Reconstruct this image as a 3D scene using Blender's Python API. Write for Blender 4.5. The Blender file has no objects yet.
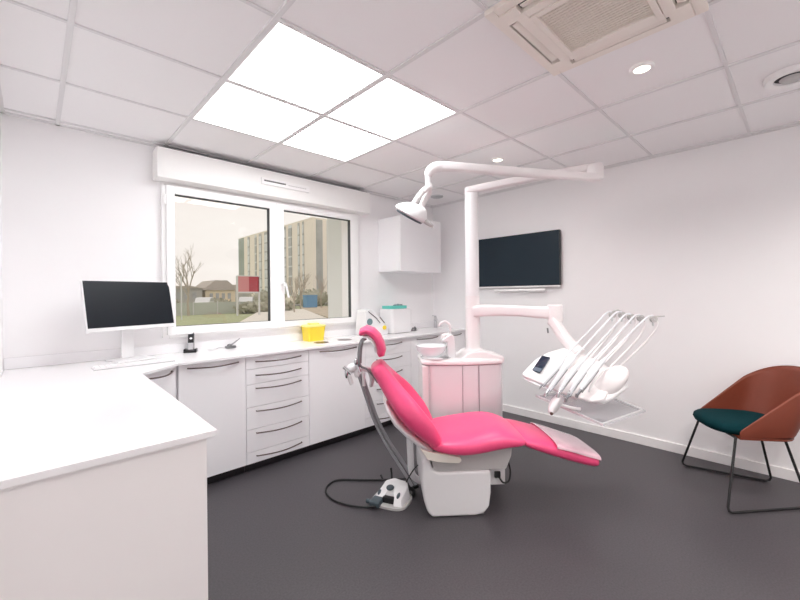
import bpy, bmesh, math, random
from mathutils import Vector, Matrix, Euler
random.seed(7)
PI = math.pi
scene = bpy.context.scene
col = scene.collection

# ---------------------------------------------------------------- materials
def mat(name, rgb, rough=.5, metal=0., noise=0., nscale=30., bump=0., coat=0., emit=None, estr=0., spec=.5, alpha=1.):
    m = bpy.data.materials.new(name); m.use_nodes = True
    nt = m.node_tree; b = nt.nodes['Principled BSDF']
    b.inputs['Base Color'].default_value = (*rgb, 1)
    b.inputs['Roughness'].default_value = rough
    b.inputs['Metallic'].default_value = metal
    b.inputs['Coat Weight'].default_value = coat
    b.inputs['Specular IOR Level'].default_value = spec
    b.inputs['Alpha'].default_value = alpha
    if emit:
        b.inputs['Emission Color'].default_value = (*emit, 1); b.inputs['Emission Strength'].default_value = estr
    tc = nt.nodes.new('ShaderNodeTexCoord')
    n = nt.nodes.new('ShaderNodeTexNoise'); n.inputs['Scale'].default_value = nscale; n.inputs['Detail'].default_value = 3
    nt.links.new(tc.outputs['Object'], n.inputs['Vector'])
    if noise:
        mx = nt.nodes.new('ShaderNodeMix'); mx.data_type = 'RGBA'
        mx.inputs[6].default_value = tuple(max(0, c*(1-noise)) for c in rgb)+(1,)
        mx.inputs[7].default_value = tuple(min(1, c*(1+noise)) for c in rgb)+(1,)
        nt.links.new(n.outputs['Fac'], mx.inputs[0]); nt.links.new(mx.outputs[2], b.inputs['Base Color'])
    if bump:
        bp = nt.nodes.new('ShaderNodeBump'); bp.inputs['Strength'].default_value = bump; bp.inputs['Distance'].default_value = .002
        nt.links.new(n.outputs['Fac'], bp.inputs['Height']); nt.links.new(bp.outputs['Normal'], b.inputs['Normal'])
    return m

def glass_mat(name, tint=(1,1,1), rough=.0, base=.0, body=None, bodyamt=0.):
    """thin pane: clear transmission plus the mirror reflection of a flat sheet"""
    m = bpy.data.materials.new(name); m.use_nodes = True
    nt = m.node_tree; nt.nodes.remove(nt.nodes['Principled BSDF']); out = nt.nodes['Material Output']
    tr = nt.nodes.new('ShaderNodeBsdfTransparent'); tr.inputs[0].default_value = (*tint, 1)
    gl = nt.nodes.new('ShaderNodeBsdfGlossy'); gl.inputs['Roughness'].default_value = rough
    fr = nt.nodes.new('ShaderNodeFresnel'); fr.inputs[0].default_value = 1.5
    mx = nt.nodes.new('ShaderNodeMixShader')
    ge = nt.nodes.new('ShaderNodeNewGeometry'); k1 = nt.nodes.new('ShaderNodeMath'); k1.operation = 'SUBTRACT'; k1.inputs[0].default_value = 1; nt.links.new(ge.outputs['Backfacing'], k1.inputs[1])
    k2 = nt.nodes.new('ShaderNodeMath'); k2.operation = 'MULTIPLY'; nt.links.new(fr.outputs[0], k2.inputs[0]); nt.links.new(k1.outputs[0], k2.inputs[1])
    nt.links.new(k2.outputs[0], mx.inputs[0])   # one mirror reflection, from the side facing the viewer
    src = tr
    if body:
        d1 = nt.nodes.new('ShaderNodeBsdfDiffuse'); d1.inputs[0].default_value = (*body, 1); d2 = nt.nodes.new('ShaderNodeBsdfTranslucent'); d2.inputs[0].default_value = (*body, 1)
        df = nt.nodes.new('ShaderNodeMixShader'); nt.links.new(d1.outputs[0], df.inputs[1]); nt.links.new(d2.outputs[0], df.inputs[2])
        m2 = nt.nodes.new('ShaderNodeMixShader'); m2.inputs[0].default_value = bodyamt
        nt.links.new(tr.outputs[0], m2.inputs[1]); nt.links.new(df.outputs[0], m2.inputs[2]); src = m2
    nt.links.new(src.outputs[0], mx.inputs[1]); nt.links.new(gl.outputs[0], mx.inputs[2])
    nt.links.new(mx.outputs[0], out.inputs[0])
    return m

def emis_mat(name, rgb, s):
    m = bpy.data.materials.new(name); m.use_nodes = True
    nt = m.node_tree; nt.nodes.remove(nt.nodes['Principled BSDF'])
    e = nt.nodes.new('ShaderNodeEmission'); e.inputs[0].default_value = (*rgb, 1); e.inputs[1].default_value = s
    nt.links.new(e.outputs[0], nt.nodes['Material Output'].inputs[0])
    return m

M = dict(
    wall=mat('wall_paint', (.925,.915,.92), .75, noise=.01, nscale=6, bump=.05),
    ceil=mat('ceiling_tile', (.925,.912,.916), .9, noise=.015, nscale=250, bump=.1),
    grid=mat('ceiling_grid', (.78,.77,.775), .6, noise=.01),
    floor=mat('vinyl_floor', (.062,.056,.062), .42, noise=.5, nscale=110, bump=.04),
    base=mat('baseboard_paint', (.92,.905,.90), .45, noise=.01),
    counter=mat('solid_surface', (.93,.92,.93), .22, noise=.006, nscale=60),
    cab=mat('cabinet_laminate', (.935,.925,.94), .38, noise=.006, nscale=15),
    endp=mat('end_panel_laminate', (.90,.87,.865), .5, noise=.012, nscale=8),
    blackcase=mat('dark_casing', (.02,.025,.03), .4, noise=.1),
    black=mat('black_plinth', (.012,.011,.013), .35, noise=.2),
    bronze=mat('bronze_handle', (.16,.12,.11), .3, metal=.9, noise=.1),
    pvc=mat('white_pvc', (.93,.925,.92), .28, noise=.006),
    gasket=mat('rubber_gasket', (.05,.055,.06), .6, noise=.1),
    box=mat('roller_box', (.91,.90,.885), .5, noise=.01),
    vent=mat('vent_dark', (.06,.06,.065), .7, noise=.1),
    glass=glass_mat('window_glass', (1,1,1)),
    pink=mat('pink_upholstery', (.88,.080,.225), .38, noise=.05, nscale=60, bump=.06, coat=.15),
    film=mat('foot_film', (.84,.55,.62), .18, noise=.08, nscale=20, coat=.6),
    white=mat('white_plastic', (.86,.855,.86), .28, noise=.008, coat=.2),
    pwhite=mat('rosy_white_plastic', (.86,.825,.825), .28, noise=.008, coat=.2),
    ppanel=mat('pale_pink_panel', (.79,.80,.81), .15, noise=.01, nscale=5, coat=.6),
    ivory=mat('ivory_plastic', (.80,.76,.68), .35, noise=.01),
    lgrey=mat('light_grey_shell', (.52,.51,.50), .4, noise=.02),
    mgrey=mat('mid_grey_plastic', (.30,.30,.31), .4, noise=.04),
    hose=mat('grey_hose', (.36,.36,.38), .4, noise=.05, nscale=80),
    dgrey=mat('slate_rubber', (.06,.085,.10), .45, noise=.1),
    chrome=mat('brushed_chrome', (.62,.62,.64), .2, metal=1., noise=.05),
    steel=mat('dark_steel', (.28,.28,.29), .28, metal=1., noise=.05),
    cable=mat('black_cable', (.008,.008,.009), .4, noise=.1),
    screen=mat('screen_glass', (.006,.009,.014), .35, noise=.1, nscale=3, spec=.25),
    tvscreen=mat('tv_screen_glass', (.012,.024,.036), .35, noise=.1, nscale=3, spec=.25),
    uiscreen=mat('touch_screen', (.008,.02,.045), .1, noise=.1),
    uigrey=mat('touch_screen_band', (.10,.13,.17), .2, noise=.05),
    frost=glass_mat('frosted_glass', (.97,.98,.98), .15, body=(.94,.95,.96), bodyamt=.6),
    bowlglass=mat('milky_bowl_glass', (.93,.95,.965), .25, noise=.01, alpha=.62),
    hpw=mat('satin_handpiece', (.70,.71,.74), .3, noise=.02, coat=.2),
    tray=glass_mat('clear_tray', (.88,.89,.905), .08, body=(.62,.63,.645), bodyamt=.35),
    teal=mat('teal_fabric', (.002,.030,.036), .85, noise=.3, nscale=220, bump=.3, spec=.1),
    rust=mat('rust_shell', (.20,.040,.018), .5, noise=.06, nscale=40),
    blackmetal=mat('black_powdercoat', (.012,.012,.013), .4, noise=.1),
    yellow=mat('yellow_plastic', (.93,.72,.05), .35, noise=.03),
    lyellow=mat('light_yellow_plastic', (.95,.85,.28), .3, noise=.03),
    turq=mat('turquoise_plastic', (.13,.60,.52), .35, noise=.05),
    gteal=mat('grey_teal_knob', (.17,.27,.29), .4, noise=.05),
    acw=mat('air_unit_plastic', (.88,.82,.755), .45, noise=.01),
    acg=mat('air_unit_grille', (.78,.72,.65), .5, noise=.02),
    acd=mat('air_unit_void', (.10,.085,.07), .8, noise=.1),
    panel=emis_mat('light_panel_diffuser', (.975,.99,1.0), 8.5),
    down=emis_mat('downlight_lens', (1.0,.88,.74), 6.),
    spk=mat('speaker_cover', (.60,.62,.63), .6, noise=.03),
    # outdoors
    grass=mat('lawn', (.44,.48,.28), .95, noise=.35, nscale=3),
    soil=mat('bare_soil', (.56,.48,.37), .95, noise=.3, nscale=2),
    pave=mat('pale_paving', (.80,.76,.69), .9, noise=.08, nscale=2),
    asphalt=mat('road', (.30,.30,.29), .9, noise=.1),
    hedge=mat('hedge_leaf', (.46,.45,.36), .95, noise=.35, nscale=4),
    fence=mat('wire_fence', (.50,.53,.48), .8, noise=.1),
    tower=mat('cream_cladding', (.93,.87,.78), .8, noise=.05, nscale=.3),
    strip=mat('tower_glazing', (.46,.47,.46), .4, noise=.25, nscale=.7),
    strip2=mat('tower_pale_glazing', (.72,.75,.75), .4, noise=.3, nscale=.7),
    towerdark=mat('green_grey_cladding', (.38,.43,.39), .8, noise=.06, nscale=.3),
    bark=mat('bark', (.46,.40,.33), .9, noise=.2),
    house=mat('house_render', (.86,.75,.55), .9, noise=.06, nscale=1),
    roof=mat('roof_tile', (.50,.45,.40), .9, noise=.12, nscale=2),
    shed=mat('grey_render', (.50,.49,.45), .9, noise=.06, nscale=1),
    signred=mat('sign_red', (.42,.05,.07), .6, noise=.05),
    signpink=mat('sign_pink', (.62,.25,.26), .6, noise=.05),
    post=mat('pale_post', (.66,.66,.66), .5, noise=.03),
    car=mat('car_paint', (.72,.73,.74), .3, noise=.02),
    blue=mat('blue_plastic', (.16,.34,.56), .5, noise=.06),
    wing=mat('grey_panel_cladding', (.78,.80,.79), .6, noise=.02, nscale=2),
    wingpale=mat('pale_edge_trim', (.62,.65,.66), .5, noise=.02),
)

# ---------------------------------------------------------------- mesh builder
class MB:
    def __init__(s): s.v = []; s.f = []; s.mi = []; s.mats = []; s.cur = 0
    def use(s, m):
        if m not in s.mats: s.mats.append(m)
        s.cur = s.mats.index(m); return s
    def add(s, vs, fs):
        o = len(s.v); s.v += [tuple(v) for v in vs]
        for f in fs: s.f.append(tuple(i+o for i in f)); s.mi.append(s.cur)
        return s
    def bm(s, b, T=None):
        if T is not None: bmesh.ops.transform(b, matrix=T, verts=b.verts)
        b.verts.index_update()
        s.add([v.co[:] for v in b.verts], [[v.index for v in f.verts] for f in b.faces]); b.free(); return s
    def box(s, x0, x1, y0, y1, z0, z1, bev=0., seg=2, T=None):
        b = bmesh.new(); bmesh.ops.create_cube(b, size=1)
        for v in b.verts: v.co = Vector(((x0+x1)/2+v.co.x*(x1-x0), (y0+y1)/2+v.co.y*(y1-y0), (z0+z1)/2+v.co.z*(z1-z0)))
        if bev: bmesh.ops.bevel(b, geom=b.edges[:], offset=min(bev, .49*min(abs(x1-x0),abs(y1-y0),abs(z1-z0))), segments=seg, profile=.5, affect='EDGES')
        return s.bm(b, T)
    def prism(s, pts, z0, z1, bev=0., seg=2, T=None):
        """polygon in xy extruded z0..z1"""
        b = bmesh.new(); n = len(pts)
        lo = [b.verts.new((p[0], p[1], z0)) for p in pts]; hi = [b.verts.new((p[0], p[1], z1)) for p in pts]
        b.faces.new(lo[::-1]); b.faces.new(hi)
        for i in range(n): b.faces.new((lo[i], lo[(i+1) % n], hi[(i+1) % n], hi[i]))
        bmesh.ops.recalc_face_normals(b, faces=b.faces[:])
        if bev: bmesh.ops.bevel(b, geom=[e for e in b.edges], offset=bev, segments=seg, profile=.5, affect='EDGES')
        return s.bm(b, T)
    def tube(s, pts, r, seg=10, sub=0, caps=True, flat=1.):
        P = [Vector(p) for p in pts]
        R = list(r) if hasattr(r, '__len__') else [r]*len(P)
        if sub:
            Q = []; RR = []; n = len(P)
            for i in range(n-1):
                a, b_, c, d = P[max(i-1,0)], P[i], P[i+1], P[min(i+2,n-1)]
                for k in range(sub):
                    t = k/sub
                    Q.append(.5*((2*b_)+(c-a)*t+(2*a-5*b_+4*c-d)*t*t+(3*b_-a-3*c+d)*t**3)); RR.append(R[i]*(1-t)+R[i+1]*t)
            Q.append(P[-1]); RR.append(R[-1]); P, R = Q, RR
        n = len(P); vs = []; fs = []
        tan = [(P[min(i+1,n-1)]-P[max(i-1,0)]).normalized() for i in range(n)]
        up = Vector((0,0,1)) if abs(tan[0].z) < .9 else Vector((1,0,0))
        nrm = (up-tan[0]*up.dot(tan[0])).normalized()
        for i in range(n):
            nrm = (nrm-tan[i]*nrm.dot(tan[i])).normalized(); bi = tan[i].cross(nrm)
            for k in range(seg):
                a = 2*PI*k/seg; vs.append(P[i]+(nrm*math.cos(a)*flat+bi*math.sin(a))*R[i])
        for i in range(n-1):
            for k in range(seg):
                fs.append((i*seg+k, i*seg+(k+1)%seg, (i+1)*seg+(k+1)%seg, (i+1)*seg+k))
        if caps: fs.append(tuple(range(seg))[::-1]); fs.append(tuple((n-1)*seg+k for k in range(seg)))
        return s.add(vs, fs)
    def lathe(s, prof, seg=32, T=None, caps=False):
        vs = []; fs = []; n = len(prof)
        for r, z in prof:
            for k in range(seg):
                a = 2*PI*k/seg; vs.append(Vector((r*math.cos(a), r*math.sin(a), z)))
        for i in range(n-1):
            for k in range(seg): fs.append((i*seg+k, i*seg+(k+1)%seg, (i+1)*seg+(k+1)%seg, (i+1)*seg+k))
        if caps: fs.append(tuple(range(seg))[::-1]); fs.append(tuple((n-1)*seg+k for k in range(seg)))
        if T is not None: vs = [T @ v for v in vs]
        return s.add(vs, fs)
    def loft(s, rings, closed=True, caps=True):
        vs = [p for r in rings for p in r]; m = len(rings[0]); fs = []
        for i in range(len(rings)-1):
            for k in range(m if closed else m-1): fs.append((i*m+k, i*m+(k+1)%m, (i+1)*m+(k+1)%m, (i+1)*m+k))
        if caps: fs.append(tuple(range(m))[::-1]); fs.append(tuple((len(rings)-1)*m+k for k in range(m)))
        return s.add(vs, fs)
    def build(s, name, m, parent=None, smooth=40, subsurf=0, world=True, **kw):
        me = bpy.data.meshes.new(name)
        vs = s.v
        if parent is not None and world:
            T = root_matrix(parent).inverted(); vs = [(T @ Vector(v))[:] for v in vs]
        me.from_pydata([tuple(v) for v in vs], [], s.f)
        if s.mats:
            for k in s.mats: me.materials.append(M[k])
            me.polygons.foreach_set('material_index', s.mi)
        else: me.materials.append(M[m])
        b = bmesh.new(); b.from_mesh(me); bmesh.ops.recalc_face_normals(b, faces=b.faces[:]); b.to_mesh(me); b.free()
        if smooth:
            me.polygons.foreach_set('use_smooth', [True]*len(me.polygons))
            if smooth < 180: me.set_sharp_from_angle(angle=math.radians(smooth))
        o = bpy.data.objects.new(name, me); col.objects.link(o)
        if parent is not None: o.parent = parent
        if not subsurf and 0 < smooth < 90:
            wn = o.modifiers.new('wn', 'WEIGHTED_NORMAL'); wn.keep_sharp = True
        if subsurf:
            md = o.modifiers.new('sub', 'SUBSURF'); md.levels = subsurf; md.render_levels = subsurf
        for k, v in kw.items(): o[k] = v
        return o

ROOTS = {}
def root_matrix(o):
    T = Matrix.Identity(4)
    while o is not None:
        T = (Matrix.Translation(o.location) @ o.rotation_euler.to_matrix().to_4x4()) @ T
        o = o.parent
    return T
def thing(name, label, cat, loc=(0,0,0), rz=0, group=None):
    o = bpy.data.objects.new(name, None); col.objects.link(o)
    o.location = loc; o.rotation_euler = (0,0,rz); o.empty_display_size = .1
    o['label'] = label; o['category'] = cat
    if group: o['group'] = group
    return o
def tag(o, label, cat, group=None):
    o['label'] = label; o['category'] = cat
    if group: o['group'] = group
    return o
def struct(name, mb, m, **k): return mb.build(name, m, kind='structure', **k)
def copy_tree(o, parent=None):
    c = o.copy(); col.objects.link(c); c.parent = parent
    for ch in list(o.children): copy_tree(ch, c)
    return c
def sell(c, ax, ay, hx, hy, p=2.5, n=24):
    """superellipse ring around c"""
    out = []
    for k in range(n):
        a = 2*PI*k/n; ca, sa = math.cos(a), math.sin(a)
        out.append(Vector(c)+Vector(ax)*(hx*math.copysign(abs(ca)**(2/p), ca))+Vector(ay)*(hy*math.copysign(abs(sa)**(2/p), sa)))
    return out

# ---------------------------------------------------------------- room shell
XL, XR, YB, YW, ZC = -.14, 3.77, -1.4, 3.33, 2.43
m = MB().box(XL-.2, XR+.2, YB-.2, YW+.26, -.12, 0); struct('floor', m, 'floor', smooth=0)
m = MB().box(XR, XR+.2, YB-.2, YW+.26, 0, 2.75); struct('wall_right', m, 'wall', smooth=0)
m = MB().box(XL-.2, XL, YB-.2, YW+.26, 0, 2.75); struct('wall_left', m, 'wall', smooth=0)
m = MB().box(XL, XR, YB-.2, YB, 0, 2.75); struct('wall_back', m, 'wall', smooth=0)
WX0, WX1, WZ0, WZ1 = .702, 2.515, 1.0, 2.19
m = MB()
m.box(XL, WX0, YW, YW+.26, 0, 2.75); m.box(WX1, XR, YW, YW+.26, 0, 2.75)
m.box(WX0, WX1, YW, YW+.26, 0, WZ0); m.box(WX0, WX1, YW, YW+.26, WZ1, 2.75)
struct('wall_window', m, 'wall', smooth=0)
# ceiling: lay-in tiles with a visible grid of tee bars
GX, GY, G = .7153, 1.458, .6
m = MB().box(XL-.2, XR+.2, YB-.2, YW+.26, ZC+.009, ZC+.06); ceil = struct('ceiling', m, 'ceil', smooth=0)
m = MB()
for k in range(-2, 7):
    x = GX+k*G
    if XL < x < XR: m.box(x-.011, x+.011, YB, YW, ZC, ZC+.009)
for k in range(-6, 5):
    y = GY+k*G
    if YB < y < YW: m.box(XL, XR, y-.008, y+.008, ZC+.002, ZC+.009)
m.box(XL, XL+.018, YB, YW, ZC, ZC+.009); m.box(XR-.018, XR, YB, YW, ZC, ZC+.009)
m.box(XL, XR, YW-.018, YW, ZC, ZC+.009); m.box(XL, XR, YB, YB+.018, ZC, ZC+.009)
m.build('ceiling_grid', 'grid', ceil, smooth=0)
m = MB().box(XR-.014, XR, YB, 2.83, 0, .075, .003); struct('baseboard_right', m, 'base')
m = MB().box(XL, XR-.014, YB, YB+.014, 0, .075, .003); struct('baseboard_back', m, 'base')

# window: outer frame, two sashes, gaskets, panes, handle, hinges
fy0, fy1 = 3.26, 3.40
m = MB()
m.box(WX0-.012, WX0+.03, fy0+.03, fy1, WZ0, WZ1, .004); m.box(WX1-.03, WX1+.012, fy0+.03, fy1, WZ0, WZ1, .004)
m.box(WX0+.03, WX1-.03, fy0+.031, fy1, WZ0-.005, 1.035, .004); m.box(WX0+.03, WX1-.03, fy0+.031, fy1, 2.13, WZ1, .004)
win = struct('window_1', m, 'pvc')
def sash(x0, x1, z0, z1, gx0, gx1, gz0, gz1, y0):
    m = MB()
    m.box(x0, gx0, y0, y0+.06, z0, z1, .006); m.box(gx1, x1, y0, y0+.06, z0, z1, .006)
    m.box(gx0-.002, gx1+.002, y0+.0005, y0+.06, z0, gz0, .006); m.box(gx0-.002, gx1+.002, y0+.0005, y0+.06, gz1, z1, .006)
    s_ = m.build('sash', 'pvc', win)
    m = MB(); g = .006
    m.box(gx0, gx0+g, y0+.03, y0+.05, gz0, gz1); m.box(gx1-g, gx1, y0+.012, y0+.05, gz0, gz1)
    m.box(gx0, gx1, y0+.03, y0+.05, gz0, gz0+g*.5); m.box(gx0, gx1, y0+.014, y0+.05, gz1-g, gz1)
    m.build('gasket', 'gasket', s_, smooth=0)
    m = MB().box(gx0, gx1, y0+.038, y0+.040, gz0, gz1); m.build('pane', 'glass', s_, smooth=0)
    return s_
sash(.715, 1.585, 1.020, 2.150, .772, 1.520, 1.083, 2.086, 3.262)
s2 = sash(1.600, 2.500, 1.020, 2.150, 1.655, 2.405, 1.075, 2.092, 3.262)
m = MB().box(1.580, 1.606, 3.252, 3.30, 1.022, 2.148, .006); m.build('sash_cover', 'pvc', win)
m = MB().box(1.612, 1.638, 3.248, 3.262, 1.36, 1.44, .006); m.tube([(1.625,3.25,1.42),(1.625,3.22,1.42),(1.64,3.212,1.40),(1.668,3.212,1.29)], [.010,.010,.011,.008], 10, sub=4)
m.build('window_handle', 'pvc', win)
for hz in (2.0, 1.12):
    m = MB().tube([(.705,3.258,hz),(.705,3.258,hz+.07)], .008, 10); m.build('hinge', 'pvc', win)
m = MB().box(WX0, WX1, 3.40, YW+.32, WZ0-.03, WZ0+.02, .004); struct('trim_1', m, 'pave')

# roller shutter box above the window with its air inlet
rb = thing('roller_shutter_box', 'cream white roller shutter box above the window', 'shutter box', (1.62, YW, 2.175))
m = MB().box(.640, 2.600, 3.175, YW-.001, 2.172, 2.392, .008); m.build('housing', 'box', rb)
m = MB().box(.66, 2.58, 3.20, 3.3285, 2.392, 2.402); m.build('gap_shade', 'mgrey', rb, smooth=0)  # grey strip standing in for the shadow gap between box and ceiling
vt = MB().box(1.40, 1.86, 3.160, 3.175, 2.262, 2.318, .004).build('air_inlet', 'pvc', rb)
m = MB()
for k in range(11): m.box(1.425+k*.0182, 1.439+k*.0182, 3.157, 3.161, 2.288, 2.300)
m.build('inlet_slots', 'vent', vt, smooth=0)
m = MB()
for k in range(10): m.box(1.65+k*.0182, 1.659+k*.0182, 3.157, 3.161, 2.287, 2.294)
m.build('inlet_slots', 'lgrey', vt, smooth=0)

# ---------------------------------------------------------------- ceiling things
lp = None
names = {(0,0):'square white light panel in the ceiling, nearest the viewer of the four lit ones',
         (0,1):'square white light panel in the ceiling, leftmost of the four lit ones',
         (1,0):'square white light panel in the ceiling, rightmost of the four lit ones',
         (1,1):'square white light panel in the ceiling, closest to the room corner of the four'}
for (i, j), lb in names.items():
    x, y = GX+i*G, GY+j*G
    if lp is None:
        lp = thing('ceiling_light_panel', lb, 'ceiling light', (x+.3, y+.3, ZC+.001), 0, 'lit square panels in the ceiling')
        m = MB(); a, b_ = .289, .281
        for q in ((-a,a,-a,-b_),(-a,a,b_,a),(-a,-b_,-b_,b_),(b_,a,-b_,b_)): m.box(q[0],q[1],q[2],q[3],.0,.007)
        m.build('frame', 'pvc', lp, world=False, smooth=0)
        MB().box(-b_, b_, -b_, b_, .002, .006).build('diffuser', 'panel', lp, world=False, smooth=0)
        t = lp
    else:
        t = copy_tree(lp); t.location = (x+.3, y+.3, ZC+.001); t['label'] = lb
# round spots
def spot(x, y, lb):
    t = thing('downlight', lb, 'downlight', (x, y, ZC), 0, 'small round ceiling spots')
    MB().lathe([(.036,.004),(.037,-.003),(.050,-.004),(.053,.0),(.053,.008)], 32, T=None).build('trim_ring', 'pvc', t, world=False)
    MB().lathe([(.001,.0),(.036,.0),(.036,.004),(.001,.004)], 32).build('lens', 'down', t, world=False)
    return t
spot(2.218, .551, 'small round lit spot in the ceiling beside the air conditioner')
spot(2.831, 1.764, 'small round lit spot in the ceiling above the lamp arm')
for x, y, lb in ((.42,-.62,'small round fill spot added out of view in the ceiling at the rear left of the room'),(1.62,-.62,'small round fill spot added out of view in the ceiling at the middle of the rear'),(2.82,-.62,'small round fill spot added out of view in the ceiling at the rear right of the room')): spot(x, y, lb)  # added unseen behind the camera to brighten the dim right side
t = MB().lathe([(.001,-.006),(.060,-.006),(.072,-.001),(.072,.012),(.001,.012)], 32, T=Matrix.Translation((3.381,2.915,ZC))).build('ceiling_speaker', 'spk')
tag(t, 'flat round grey cover on the ceiling near the room corner', 'speaker')
vx, vy = 2.868, .032
t = thing('ceiling_vent', 'round white air valve in the ceiling above the rust chair', 'vent', (vx, vy, ZC))
MB().lathe([(.070,.0),(.072,-.016),(.104,-.020),(.112,-.010),(.112,.008),(.070,.008)], 40).build('valve_ring', 'pvc', t, world=False)
MB().lathe([(.001,-.004),(.074,-.004),(.074,.004),(.001,.004)], 40).build('dark_gap', 'vent', t, world=False)
MB().lathe([(.001,-.026),(.040,-.024),(.050,-.014),(.001,-.006)], 40).build('valve_disc', 'lgrey', t, world=False)

# air conditioning cassette
ax0, ax1, ay0, ay1 = 1.297, 1.915, .245, .865
cx, cy = (ax0+ax1)/2, (ay0+ay1)/2
ac = thing('air_conditioner', 'square cream ceiling cassette air conditioner with a central grille', 'air conditioner', (cx, cy, ZC))
hx = (ax1-ax0)/2; gi = .185
m = MB()
zt, zb = 0., -.030
# panel with four outlet slots and a central opening, built from bars
sl0, sl1 = .225, .268      # slot band distance from centre
L_ = .195                  # slot half length
def ring(m, a, b_, z0, z1, bev=.0):
    m.box(-b_, b_, -b_, -a, z0, z1, bev); m.box(-b_, b_, a, b_, z0, z1, bev); m.box(-b_, -a, -a, a, z0, z1, bev); m.box(a, b_, -a, a, z0, z1, bev)
ring(m, sl1, hx, zb+.006, zt-.001, .004)
ring(m, gi, sl0, zb, zt-.001, .002)
for sx in (-1, 1):
    for sy in (-1, 1):
        x0, x1 = sorted((sx*L_, sx*sl1)); y0, y1 = sorted((sy*L_, sy*sl1))
        m.box(x0, x1, y0, y1, zb+.001, zt-.001, .002)
m.build('fascia', 'acw', ac, world=False)
m = MB(); m.box(-sl1, sl1, -sl1, sl1, -.008, -.002); m.build('inner_void', 'vent', ac, world=False, smooth=0)
for k, (dx, dy) in enumerate(((1,0),(-1,0),(0,1),(0,-1))):
    c = (sl0+sl1)/2; m = MB()
    T = Matrix.Rotation({(1,0):0,(0,1):PI/2,(-1,0):PI,(0,-1):-PI/2}[(dx,dy)], 4, 'Z') @ Matrix.Translation((c,0,-.019)) @ Matrix.Rotation(math.radians(14), 4, 'Y')
    m.box(-.016, .014, -.182, .182, -.003, .003, .002, T=T); m.build('louvre', 'acw', ac, world=False)
m = MB(); ring(m, gi-.025, gi-.002, zb-.004, -.012, .002); fr = m.build('grille_frame', 'acw', ac, world=False)
m = MB(); n = 20; a = gi-.026
for k in range(n):
    p = -a+(k+.5)*2*a/n
    m.box(p-.0052, p+.0052, -a, a, -.026, -.016)
for k in range(n):
    p = -a+(k+.5)*2*a/n
    m.box(-a, a, p-.0030, p+.0030, -.024, -.015)
m.build('grille_bars', 'acg', ac, world=False, smooth=0)
MB().box(-a, a, -a, a, -.0145, -.010).build('filter', 'acd', ac, world=False, smooth=0)

# ---------------------------------------------------------------- right wall things
tv = thing('television', 'black flat television mounted on the right wall', 'television', (XR, 2.13, 1.38))
MB().box(3.715, 3.752, 1.640, 2.622, 1.384, 1.928, .003).build('casing', 'blackcase', tv)
MB().box(3.713, 3.750, 1.640, 2.622, 1.370, 1.3835, .002).build('lower_bezel', 'pvc', tv)
MB().box(3.7125, 3.7155, 1.644, 2.618, 1.386, 1.924).build('screen', 'tvscreen', tv, smooth=0)
MB().box(3.752, 3.769, 1.95, 2.30, 1.50, 1.80, .002).build('wall_bracket', 'mgrey', tv)
sb = thing('wall_shelf', 'slim white bar under the television on the right wall', 'shelf', (XR, 2.08, 1.33))
MB().tube([(3.72,1.79,1.338),(3.72,2.37,1.338)], .015, 14).build('bar', 'pvc', sb)
for yy in (1.84, 2.26): MB().box(3.72, 3.769, yy, yy+.06, 1.330, 1.346, .002).build('bracket', 'lgrey', sb)

# wall cabinet in the corner
wc = thing('wall_cabinet', 'white wall cabinet hung in the corner above the worktop', 'cabinet', (3.29, YW, 1.56))
MB().box(2.835, 3.502, 2.985, YW-.002, 1.562, 2.158, .002).build('body', 'cab', wc)
MB().box(2.838, 3.500, 2.966, 2.984, 1.560, 2.158, .002).build('door', 'cab', wc)

# ---------------------------------------------------------------- worktop and cabinets
TZ = .88
m = MB().prism([(XL+.001,1.312),(.425,1.312),(.436,2.585),(.671,2.803),(XR-.001,2.803),(XR-.001,YW-.001),(XL+.001,YW-.001)], TZ-.020, TZ, .002, 2)
wt = m.build('worktop', 'counter'); tag(wt, 'white L-shaped worktop running under the window and towards the viewer', 'worktop')
struct('trim_4', MB().box(XL+.003, 3.76, YW-.014, YW-.001, TZ+.0005, TZ+.07, .002), 'counter')
# grommets (flush cable covers)
for (x, y, lb) in ((1.880,3.02,'dark oval cable cover in the worktop in front of the yellow box'), (2.145,3.03,'dark oval cable cover in the worktop between yellow box and headrest')):
    T = Matrix.Translation((x, y, TZ))
    g = MB().lathe([(.001,.001),(.056,.001),(.066,.0025),(.070,.0),(.001,0)], 32, T=T).build('cable_cover', 'bronze'); tag(g, lb, 'cable cover', 'dark cable covers in the worktop')

def handle(p0, p1, out, parent, bow=.030):
    a, b_ = Vector(p0), Vector(p1); o = Vector(out); pts = []
    for k in range(9):
        t = k/8; pts.append(a.lerp(b_, t)+o*(.010+bow*math.sin(PI*t))+Vector((0,0,-.006*math.sin(PI*t))))
    m = MB().tube([a-o*.002]+pts+[b_-o*.002], .0048, 8, flat=1.); return m.build('handle', 'bronze', parent)
FY = 2.828
def carcass(name, label, x0, x1):
    t = thing(name, label, 'cabinet', ((x0+x1)/2, 3.06, 0), 0, 'white base cabinets under the window')
    MB().box(x0+.001, x1-.001, FY+.019, YW-.02, .062, TZ-.021).build('body', 'cab', t, smooth=0)
    MB().box(x0+.001, x1-.001, FY+.045, FY+.06, 0, .062).build('plinth', 'black', t, smooth=0)
    return t
def cab_door(t, x0, x1, z0=.066, z1=.855, hx=None, hz=.832):
    d = MB().box(x0+.002, x1-.002, FY, FY+.018, z0, z1, .0015).build('door', 'cab', t)
    c = (x0+x1)/2; w = hx or .16
    handle((c-w, FY, hz), (c+w, FY, hz), (0,-1,0), d)
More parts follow.
